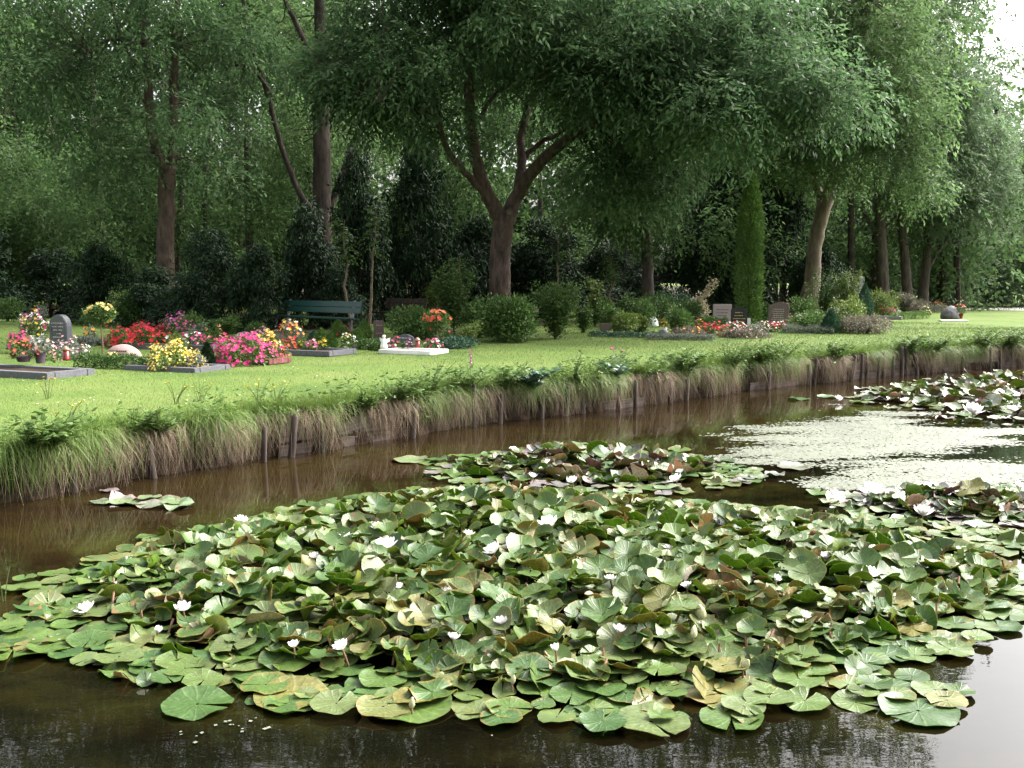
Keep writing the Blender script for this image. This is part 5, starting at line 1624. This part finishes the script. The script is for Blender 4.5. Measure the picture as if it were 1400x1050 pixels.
# small group in front of the three trunks
kerb('low pale kerb before the three trunks', 1232, 437, 1.7, 1.0, 'concrete', .1, .12)
bed('impatiens', 'deep red flowers on the grave before the three trunks', 1211, 433, 12, 12, 'petal_red', depth=.2, dens=.6, z=.05)
bed('impatiens', 'hot pink flowers right of the deep red ones', 1221, 434, 9, 9, 'petal_hotpink', depth=.15, dens=.8, z=.05)
headstone('small white stone figure block before the middle trunk', 1229, 435, 6, 11, 'arch', 'marble_white', 0, base=False, thick=.12)
hedge('bright green low hedge before the three trunks', 1234, 437, 1272, 436, 9, 'leaf_thuja', .6)
shrub('grave_shrub', 'grey heather mound behind the bright green low hedge', 'shrub', 1258, 430, 30, 18, 'leaf_heather', 'round', .06, .03, 1500, 85, group='small shrubs on the right graves')
bed('heather', 'cream flowers at the right end of the bright green hedge', 1266, 431, 14, 9, 'petal_paleyellow', 'leaf_box', depth=.2, dens=.5)
mb = MB(); a, b = at(1221, 446, .006), at(1273, 447.5, .006)
c2, d2 = at(1273, 444.5, .006), at(1221, 443.5, .006)
boulder('boulder_headstone', 'dark grey boulder headstone on a white plate at right', 'headstone', 1301, 438, 28, 17, 'dark_rock', 12, z=.06)
c = at(1306, 440)
t = thing('grave_plate', 'flat white stone plate under the dark boulder', 'stone plate', tuple(c), -.15)
obj('slab', box_mesh('slab', (.85, .5, .05), 'marble_white', .01), t, (0, .25, 0))
bed('bouquet', 'red and white flowers beside the dark boulder', 1314, 438, 12, 20, 'petal_redwhite', depth=.15, z=.06, nfl=30, pot='lantern_red', poth=.18)
bed('marigold', 'peach flowers left of the dark boulder', 1284, 424, 24, 9, 'petal_peach', depth=.4, dens=.9)
bed('marigold', 'row of yellow flowers behind the dark boulder', 1300, 419, 28, 7, ['petal_yellow', 'petal_paleyellow'], depth=.4, dens=.8)
hedge('low grey green mound behind the dark boulder', 1268, 428, 1296, 427, 9, 'leaf_grey', .5)
c = at(1280, 420)
t = thing('metal_hoops', 'pair of grey metal hoops standing before the rightmost trunk', 'hoops', tuple(c), .1)
for k in range(2):
    m_ = MB(); a_ = np.linspace(0, math.pi, 13)
    tube(m_, np.column_stack([np.cos(a_) * (.34 - .07 * k) + .1 * k, np.full(13, .1 * k), np.sin(a_) * (.52 - .08 * k)]), np.full(13, .022), 8)
    obj('hoop', m_.mesh('hoop', 'steel_grey', True), t)
bed('heather', 'purplish brown heather left of the metal hoops', 1262, 424, 26, 14, 'petal_palepink', 'leaf_heather', depth=.3, dens=.1)
hedge('low dark clipped hedge along the far path', 1322, 423.5, 1420, 424, 5, 'leaf_yew', .5)

# ================================================================== WATER LILIES
def pad_geo(r, kind, ns=28, rings=(0.05, .38, .7, .9, 1.0)):
    """one lily leaf of radius 1: upper and under skins, notch, waves, folds. returns V, F_top, F_under, uv"""
    nt_ = r.uniform(.05, .15)
    th = np.linspace(nt_, 2 * math.pi - nt_, ns)
    a1, a2, p1, p2 = r.uniform(.02, .06), r.uniform(.01, .03), r.uniform(0, 6, 2)[0], r.uniform(0, 6)
    V, U = [], []
    for q in rings:
        x = q * np.cos(th) * (1 + .03 * np.sin(3 * th + p2)); y = q * np.sin(th)
        V.append(np.column_stack([x, y, np.zeros(ns)]))
        U.append(np.column_stack([.5 + .5 * q * np.cos(th), .5 + .5 * q * np.sin(th)]))
    V = np.concatenate(V); U = np.concatenate(U)
    rad = np.hypot(V[:, 0], V[:, 1]); T = np.arctan2(V[:, 1], V[:, 0])
    z = np.zeros(len(V))
    if kind == 'flat':
        z += rad ** 3 * (.045 * np.sin(3 * T + p1) + .035 * np.sin(6 * T + p2)) + .02 * rad
        z += .05 * np.exp(-((T - p1 + 3) / .25) ** 2) * rad ** 2
        # raised lip on one side
        z += np.clip(rad - .7, 0, 1) * .45 * np.clip(np.cos(T - p1), 0, 1) ** 2
    elif kind == 'wavy':
        z += rad ** 2 * (.12 * np.sin(3 * T + p1) + .09 * np.sin(5 * T + p2)) + .10 * rad ** 2
    elif kind == 'cup':
        z += .38 * rad ** 1.7 + rad ** 3 * (.10 * np.sin(4 * T + p1) + .06 * np.sin(7 * T + p2))
    V[:, 2] = z
    if kind in ('fold', 'taco', 'roll', 'halfup'):
        ang = {'fold': r.uniform(.9, 1.5), 'taco': r.uniform(1.9, 2.6), 'roll': r.uniform(4.6, 5.6), 'halfup': r.uniform(.9, 1.5)}[kind]
        phi = r.uniform(0, 6.28) if kind != 'halfup' else r.uniform(-.5, .5)
        c_, s_ = math.cos(phi), math.sin(phi)
        u = V[:, 0] * c_ + V[:, 1] * s_; v = -V[:, 0] * s_ + V[:, 1] * c_
        zz_ = rad ** 2 * (.08 * np.sin(4 * T + p1) + .05 * np.sin(7 * T))
        if kind == 'halfup':           # one side flips up past a crease
            cr = r.uniform(-.15, .35)
            w_ = np.clip(u - cr, 0, None)
            k = ang / .35
            a_ = np.minimum(w_ * k, ang)
            un = np.where(w_ > 0, cr + np.sin(a_) / k + np.cos(ang) * np.clip(w_ - ang / k, 0, None), u)
            zn = np.where(w_ > 0, (1 - np.cos(a_)) / k + np.sin(ang) * np.clip(w_ - ang / k, 0, None), 0)
            u, z = un, zn + zz_
        else:                          # bend round a cylinder
            k = ang / 2
            un = np.sin(u * k) / k; zn = (1 - np.cos(u * k)) / k
            if kind == 'roll':
                k2 = 1 + .25 * (u + 1) / 2
                un, zn = un * k2, zn * k2
            u, z = un, zn + zz_ * .6
        V = np.column_stack([u * c_ - v * s_, u * s_ + v * c_, z])
    n = len(V)
    i, j = np.meshgrid(np.arange(len(rings) - 1), np.arange(ns - 1), indexing='ij')
    Ft = np.stack([i * ns + j, (i + 1) * ns + j, (i + 1) * ns + j + 1, i * ns + j + 1], -1).reshape(-1, 4)
    me_n = np.zeros_like(V)
    for f in Ft:
        nn_ = np.cross(V[f[1]] - V[f[0]], V[f[2]] - V[f[0]])
        me_n[f] += nn_
    me_n = unit(me_n)
    Vb = V - me_n * .012
    return np.vstack([V, Vb]), Ft, Ft[:, ::-1] + n, np.vstack([U, U])


PADS = {}
r = np.random.default_rng(12)
KINDS = {'flat': 12, 'wavy': 9, 'cup': 9, 'fold': 8, 'taco': 7, 'roll': 5, 'halfup': 10}
for kd, nk in KINDS.items():
    for i in range(nk):
        sd_ = int(r.integers(1 << 30))
        g = pad_geo(np.random.default_rng(sd_), kd)
        gl = pad_geo(np.random.default_rng(sd_), kd, 15, (.05, .62, 1.0))
        ms_ = []
        for pal in ('', '_purple'):
            m_ = MB()
            m_.add(g[0], g[1], 0, g[3]); m_.f.append((g[2], 1))
            ms_.append(m_.mesh('lily_pad', ['pad_top' + pal, 'pad_under' + pal], True, True))
        PADS.setdefault(kd, []).append((gl, ms_))


def inside(poly, x, y):
    c = False
    j = len(poly) - 1
    for i in range(len(poly)):
        if (poly[i][1] > y) != (poly[j][1] > y) and x < (poly[j][0] - poly[i][0]) * (y - poly[i][1]) / (poly[j][1] - poly[i][1]) + poly[i][0]:
            c = not c
        j = i
    return c


def edge_dist(poly, x, y):
    P = np.array(poly); Q = np.roll(P, -1, 0)
    d = Q - P
    t = np.clip(((x - P[:, 0]) * d[:, 0] + (y - P[:, 1]) * d[:, 1]) / np.maximum((d ** 2).sum(1), 1e-9), 0, 1)
    return np.min(np.hypot(P[:, 0] + t * d[:, 0] - x, P[:, 1] + t * d[:, 1] - y))


def bloom_mesh(seed, openness):
    r = np.random.default_rng(seed)
    m_ = MB()
    for ring, (np_, ln, el) in enumerate([(8, 1.0, .25), (8, .88, .65), (6, .7, 1.05)]):
        el = el + (1 - openness) * .55
        for k in range(np_):
            a = 2 * math.pi * (k + .5 * (ring % 2)) / np_ + r.normal(0, .06)
            e = el + r.normal(0, .08)
            rows = []
            for t_, w_ in ((0, .07), (.3, .20), (.62, .23), (.86, .15), (1, .02)):
                e2 = e + t_ * .35
                dx, dz = math.cos(e2) * ln * t_, math.sin(e2) * ln * t_
                for s_ in (-1, 0, 1):
                    rows.append([dx, s_ * w_ * ln, dz + (.05 * ln * abs(s_) * math.sin(t_ * 3))])
            V = np.array(rows)
            ca, sa = math.cos(a), math.sin(a)
            V = np.column_stack([V[:, 0] * ca - V[:, 1] * sa, V[:, 0] * sa + V[:, 1] * ca, V[:, 2]])
            f = []
            for i in range(4):
                for j in range(2):
                    f.append([3 * i + j, 3 * i + 3 + j, 3 * i + 4 + j, 3 * i + 1 + j])
            m_.add(V, f)
    return m_.mesh('bloom_petals', 'petal_lily', True)


BLOOM = [bloom_mesh(200 + i, o_) for i, o_ in enumerate((1, .85, .6, .25))]
m_ = MB(); k = 26
a_ = np.linspace(0, 6.28 * 5, k); q_ = np.linspace(.05, .24, k)
leaves(m_, np.column_stack([np.cos(a_) * q_ * .5, np.sin(a_) * q_ * .5, np.full(k, .1)]), unit(np.column_stack([np.cos(a_) * q_ * 3, np.sin(a_) * q_ * 3, np.ones(k)])), np.column_stack([-np.sin(a_), np.cos(a_), np.full(k, .2)]), .32, .08)
STAMEN = m_.mesh('stamens', 'stamen')
m_ = MB(); lathe(m_, [[0, 0], [.22, .08], [.34, .35], [.28, .7], [.12, .98], [0, 1.08]], 9)
BUD = m_.mesh('lily_bud', 'bud_green', True)
m_ = MB(); tube(m_, [[0, 0, -1], [.03, .02, -.5], [0, 0, .02]], [.045, .04, .04], 6, cap=False)
STALK = m_.mesh('stalk', 'pond_stem', True)


def colony(label, poly_px, raised_px, n_float, n_raise, size, blooms, buds, seed, pal=0, hmax=.13, limit=300, edge_flat=True, curl=1.0, extra=()):
    r = np.random.default_rng(seed)
    poly = [tuple(at(x, y, WZ)[:2]) for x, y in poly_px]
    rp = [tuple(at(x, y, WZ)[:2]) for x, y in raised_px] if raised_px else None
    cen = np.mean(poly, 0)
    t = thing('water_lily', label, 'water lily', (cen[0], cen[1], WZ), 0, 'water lily colonies on the pond')
    P = np.array(poly)
    items = []

    def scatter(pl, n, mind):
        Q = np.array(pl); lo, hi = Q.min(0), Q.max(0)
        out = []
        tries = 0
        while len(out) < n and tries < n * 60:
            tries += 1
            x, y = r.uniform(lo, hi)
            if not inside(pl, x, y):
                continue
            if out and np.min(np.sum((np.array(out) - (x, y)) ** 2, 1)) < mind * mind:
                continue
            out.append((x, y))
        return out
    for k, (x, y) in enumerate(scatter(poly, n_float, size[0] * .66)):
        R = r.uniform(*size) * .5
        inn = rp is not None and inside(rp, x, y)
        kd = r.choice(['flat', 'flat', 'flat', 'wavy', 'halfup'], p=[.3, .3, .24, .1, .06])
        z = .004 + .0035 * (k % 9)
        tx, ty = r.normal(0, .02, 2)
        if inn:
            z += r.uniform(0, .05); tx, ty = r.normal(0, .12, 2)
        items.append((x, y, z, R, kd, tx, ty, r.uniform(0, 6.28)))
    for px, py, wpx in extra:
        q = at(px, py, WZ)
        items.append((q[0], q[1], .012, wpx * mpp(q[1]) / 2, 'flat', 0, 0, r.uniform(0, 6.28)))
    if rp:
        for k, (x, y) in enumerate(scatter(rp, n_raise, size[0] * .42)):
            e = min(1, edge_dist(rp, x, y) / .55)
            R = r.uniform(size[0], size[1] * 1.02) * .5
            kd = r.choice(['cup', 'wavy', 'fold', 'taco', 'roll', 'halfup', 'flat'], p=[.23, .16, .17, .11 * curl, .08 * curl, .20, .05 + .19 * (1 - curl)])
            z = .03 + e * r.uniform(.02, hmax)
            tl = r.uniform(.05, .75) * (.45 + .55 * e)
            ta = r.uniform(0, 6.28)
            if kd in ('taco', 'roll'):
                tl = r.uniform(.1, .9)
            items.append((x, y, z, R * (.85 if kd == 'roll' else 1), kd, tl * math.cos(ta), tl * math.sin(ta), r.uniform(0, 6.28)))
    # those that show largest become parts of their own, the rest one mass
    sc_ = [it[3] / max(1.0, it[1]) * (1 + 1.8 * it[2]) for it in items]
    order = np.argsort(sc_)[::-1]
    rest = MB()
    for idx, k in enumerate(order):
        x, y, z, R, kd, tx, ty, rz = items[k]
        vi = r.integers(len(PADS[kd]))
        g, ms_ = PADS[kd][vi]
        rot = (tx, ty, rz)
        pp_ = pal if np.isscalar(pal) else int(r.random() < pal[0])
        if pal == 2:
            pp_ = int(r.random() < .55)
        if idx < limit:
            obj('lily_pad', ms_[pp_], t, (x - cen[0], y - cen[1], z), rot, (R, R, R))
        else:
            Mx = np.array(Matrix.LocRotScale(Vector((x - cen[0], y - cen[1], z)), __import__('mathutils').Euler(rot), Vector((R, R, R))))
            V = g[0] @ Mx[:3, :3].T + Mx[:3, 3]
            n0 = rest.n
            rest.add(V, g[1], 0 + 2 * pp_, g[3]); rest.f.append((g[2] + n0, 1 + 2 * pp_))
    if rest.v:
        o_ = obj('lily_pads_further', rest.mesh('lily_pads_further', ['pad_top', 'pad_under', 'pad_top_purple', 'pad_under_purple'], True, True), t)
        tag(o_, kind='stuff')
    if rp:      # stalks showing between the leaves
        for (x, y) in scatter(rp, int(n_raise * .12), .1):
            obj('stalk', STALK, t, (x - cen[0], y - cen[1], .10), (r.normal(0, .35), r.normal(0, .35), r.uniform(0, 6)), (.17, .17, .2))
    for (px, py, wpx, kind) in blooms:
        w_ = at(px, py, WZ)
        zb = .05 if rp is None or not inside(rp, w_[0], w_[1]) else .045 + .10 * min(1, edge_dist(rp, w_[0], w_[1]) / .5)
        q = at(px, py, WZ + zb)
        R = wpx * mpp(q[1]) / 2 * 1.22
        b_ = obj('bloom', BLOOM[kind], t, (q[0] - cen[0], q[1] - cen[1], zb - .02), (r.normal(0, .2) + .15, r.normal(0, .2), r.uniform(0, 6)), (R, R, R))
        if kind < 3:
            obj('stamens', STAMEN, b_)
        obj('stalk', STALK, t, (q[0] - cen[0], q[1] - cen[1], zb - .02), (r.normal(0, .1), r.normal(0, .1), 0), (.13, .13, zb + .05))
    for (px, py, hpx) in buds:
        w_ = at(px, py, WZ)
        zb = .06 if rp is None or not inside(rp, w_[0], w_[1]) else .05 + .085 * min(1, edge_dist(rp, w_[0], w_[1]) / .5)
        q = at(px, py, WZ + zb)
        H = hpx * mpp(q[1])
        obj('bud', BUD, t, (q[0] - cen[0], q[1] - cen[1], zb - H * .4), (r.normal(0, .25), r.normal(0, .25), 0), (H * .85, H * .85, H))
        obj('stalk', STALK, t, (q[0] - cen[0], q[1] - cen[1], zb - H * .4), (0, 0, 0), (.13, .13, .22))
    return t


MAIN = [(-60, 905), (0, 900), (70, 890), (180, 935), (320, 945), (380, 968), (520, 975), (640, 985), (840, 998), (1010, 992), (1070, 965), (1200, 968), (1290, 975), (1330, 950), (1250, 925),
        (1310, 890), (1395, 850), (1440, 840), (1440, 735), (1330, 725), (1180, 710), (1040, 696), (900, 684), (760, 670), (640, 666), (560, 672), (430, 690), (330, 711), (200, 735), (160, 760), (20, 800), (60, 830), (0, 850), (-60, 860)]
RAISED = [(110, 815), (190, 770), (300, 735), (430, 702), (590, 680), (720, 680), (860, 694), (1000, 706), (1130, 721), (1270, 745), (1370, 775), (1380, 815), (1270, 860), (1150, 905), (990, 930), (820, 945), (640, 938), (470, 925), (310, 900), (190, 865)]
colony('large near colony of crowded green water lilies with many white blooms', MAIN, RAISED, 1500, 1450, (.11, .245),
       [(118, 832, 30, 0), (177, 767, 22, 1), (330, 711, 22, 0), (316, 748, 22, 1), (250, 830, 26, 1), (528, 746, 34, 0), (676, 752, 28, 1), (751, 717, 32, 1), (822, 696, 30, 0), (850, 692, 22, 2), (688, 850, 30, 1), (846, 860, 24, 2),
        (990, 716, 28, 1), (1082, 733, 22, 0), (1190, 784, 30, 0), (470, 733, 24, 1), (610, 808, 20, 2), (513, 720, 18, 2), (912, 750, 20, 2), (215, 860, 18, 3), (468, 882, 26, 1), (402, 880, 20, 2), (1060, 790, 18, 3), (780, 655, 16, 1), (545, 800, 16, 2), (385, 790, 20, 1), (155, 800, 18, 2), (430, 760, 18, 2), (640, 730, 20, 1), (720, 775, 18, 2), (835, 790, 20, 1), (940, 800, 20, 2), (1010, 770, 18, 1), (1130, 760, 20, 2), (620, 870, 22, 2), (760, 885, 20, 3), (300, 800, 18, 3), (1100, 840, 20, 2)],
       [(960, 838, 28), (948, 866, 18), (1016, 908, 20), (912, 762, 16), (300, 722, 12), (563, 962, 16), (700, 930, 14)], 301,
       extra=[(270, 966, 100), (890, 990, 110), (1255, 975, 110), (20, 888, 130), (1290, 880, 80), (1000, 985, 90), (400, 955, 110), (560, 968, 120)])
colony('smaller colony with purplish leaves behind the large near colony', [(590, 650), (560, 634), (640, 624), (760, 613), (880, 618), (1000, 632), (1060, 652), (1010, 668), (900, 680), (760, 690), (640, 676)],
       [(630, 640), (700, 626), (800, 622), (900, 628), (980, 640), (930, 660), (800, 665), (700, 655)], 230, 190, (.15, .27),
       [(665, 630, 16, 1), (795, 617, 18, 1), (900, 634, 20, 2), (925, 655, 22, 0), (783, 657, 18, 1), (930, 645, 14, 2), (728, 650, 14, 1)], [(848, 622, 10)], 302, pal=2, hmax=.18,
       extra=[(560, 630, 50), (775, 611, 60), (1085, 640, 44), (930, 616, 34)])
colony('reddish leaved colony with white blooms at the right edge of the near colony', [(1130, 690), (1180, 672), (1280, 668), (1440, 668), (1440, 725), (1330, 728), (1200, 712)],
       [(1180, 694), (1230, 678), (1330, 678), (1430, 686), (1430, 712), (1300, 714)], 120, 120, (.14, .26),
       [(1192, 676, 44, 0), (1262, 702, 32, 1), (1318, 668, 28, 1), (1343, 665, 28, 1), (1392, 665, 20, 2)], [], 303, pal=2, hmax=.16, extra=[(1120, 675, 36), (1020, 700, 60), (1080, 702, 60), (960, 705, 50)])
colony('far colony of lilies with purple and green leaves near the right bank', [(1140, 548), (1180, 530), (1260, 520), (1440, 508), (1460, 590), (1340, 580), (1240, 566)],
       [(1190, 542), (1260, 528), (1400, 520), (1440, 528), (1440, 572), (1340, 572), (1250, 556)], 220, 220, (.16, .29),
       [(1146, 546, 14, 2), (1182, 541, 12, 1), (1285, 540, 16, 1), (1330, 563, 30, 0), (1238, 548, 14, 1), (1385, 560, 16, 1), (1360, 545, 14, 2)], [], 304, pal=2, hmax=.22, extra=[(1092, 546, 30), (1130, 543, 26)])
colony('small flat cluster of reddish pads near the left bank', [(132, 686), (190, 682), (250, 688), (250, 696), (180, 697)], None, 9, 0, (.2, .28),
       [], [], 305, pal=1, extra=[(150, 672, 26), (212, 681, 14)])

# ------------------------------------------------------------------ floating weed
def mat_noise(x, y, f, ph):
    return np.sin(x * f * .8 + ph + np.sin(y * f * 2)) * np.cos(y * f * 1.9 + ph * 1.3 + .8 * np.sin(x * f * .9)) + .7 * np.sin(x * f * 1.3 - y * f * 2.9 + ph * 2) + .5 * np.sin(y * f * 6.1 + x * f * .7 + ph + np.sin(x * f * 2.2))


def weed(name, label, poly_px, n, thr, r_, seed, mat='duckweed', size=(.010, .022), f=1.1):
    r = np.random.default_rng(seed)
    poly = [tuple(at(x, y, WZ)[:2]) for x, y in poly_px]
    Q = np.array(poly)
    X = r.uniform(Q.min(0), Q.max(0), (n, 2))
    e = np.array([inside(poly, *p_) for p_ in X])
    X = X[e]
    ed_ = np.array([edge_dist(poly, *p_) for p_ in X])
    v = mat_noise(X[:, 0], X[:, 1], f, seed) + .35 * mat_noise(X[:, 0], X[:, 1], f * 4, seed + 1) + .9 * r.normal(0, .5, len(X))
    X = X[v > thr - np.clip(ed_ / 1.6, 0, 1) ** .8 * r_]
    N = len(X)
    s = r.uniform(*size, N)
    a = r.uniform(0, 6.28, N)
    nr = unit(np.column_stack([r.normal(0, .03, (N, 2)), np.ones(N)]))
    A = unit(np.cross(nr, np.column_stack([np.cos(a), np.sin(a), np.zeros(N)]))); B = np.cross(nr, A)
    C = np.column_stack([X, np.full(N, WZ + .004) + r.uniform(0, .003, N)])
    m_ = MB()
    V = np.stack([C + A * s[:, None], C + B * s[:, None] * .8, C - A * s[:, None], C - B * s[:, None] * .8], 1)
    m_.add(V.reshape(-1, 3), np.arange(4 * N).reshape(-1, 4))
    tag(obj(name, m_.mesh(name, mat)), label, 'pond weed', kind='stuff')


weed('duckweed_mat', 'pale green mat of floating weed on the right half of the pond', [(930, 606), (980, 585), (1060, 566), (1130, 552), (1240, 556), (1340, 574), (1500, 580), (1500, 676), (1280, 672), (1180, 676), (1090, 668), (1020, 640), (950, 625)], 190000, 2.1, 3.0, 4, size=(.013, .028))
weed('weed_scraps', 'scraps of floating weed in the near water', [(320, 985), (620, 965), (760, 1000), (640, 1020), (380, 1030), (200, 1010)], 2600, 1.5, .6, 9, size=(.005, .014), f=3)
leafy_plant('reed', 'thin green reed blade at the left edge of the near water', 'reed', at(6, 822, WZ), .26, .05, 2, .02, .006, 'grass_bank', seed=400, per=3)
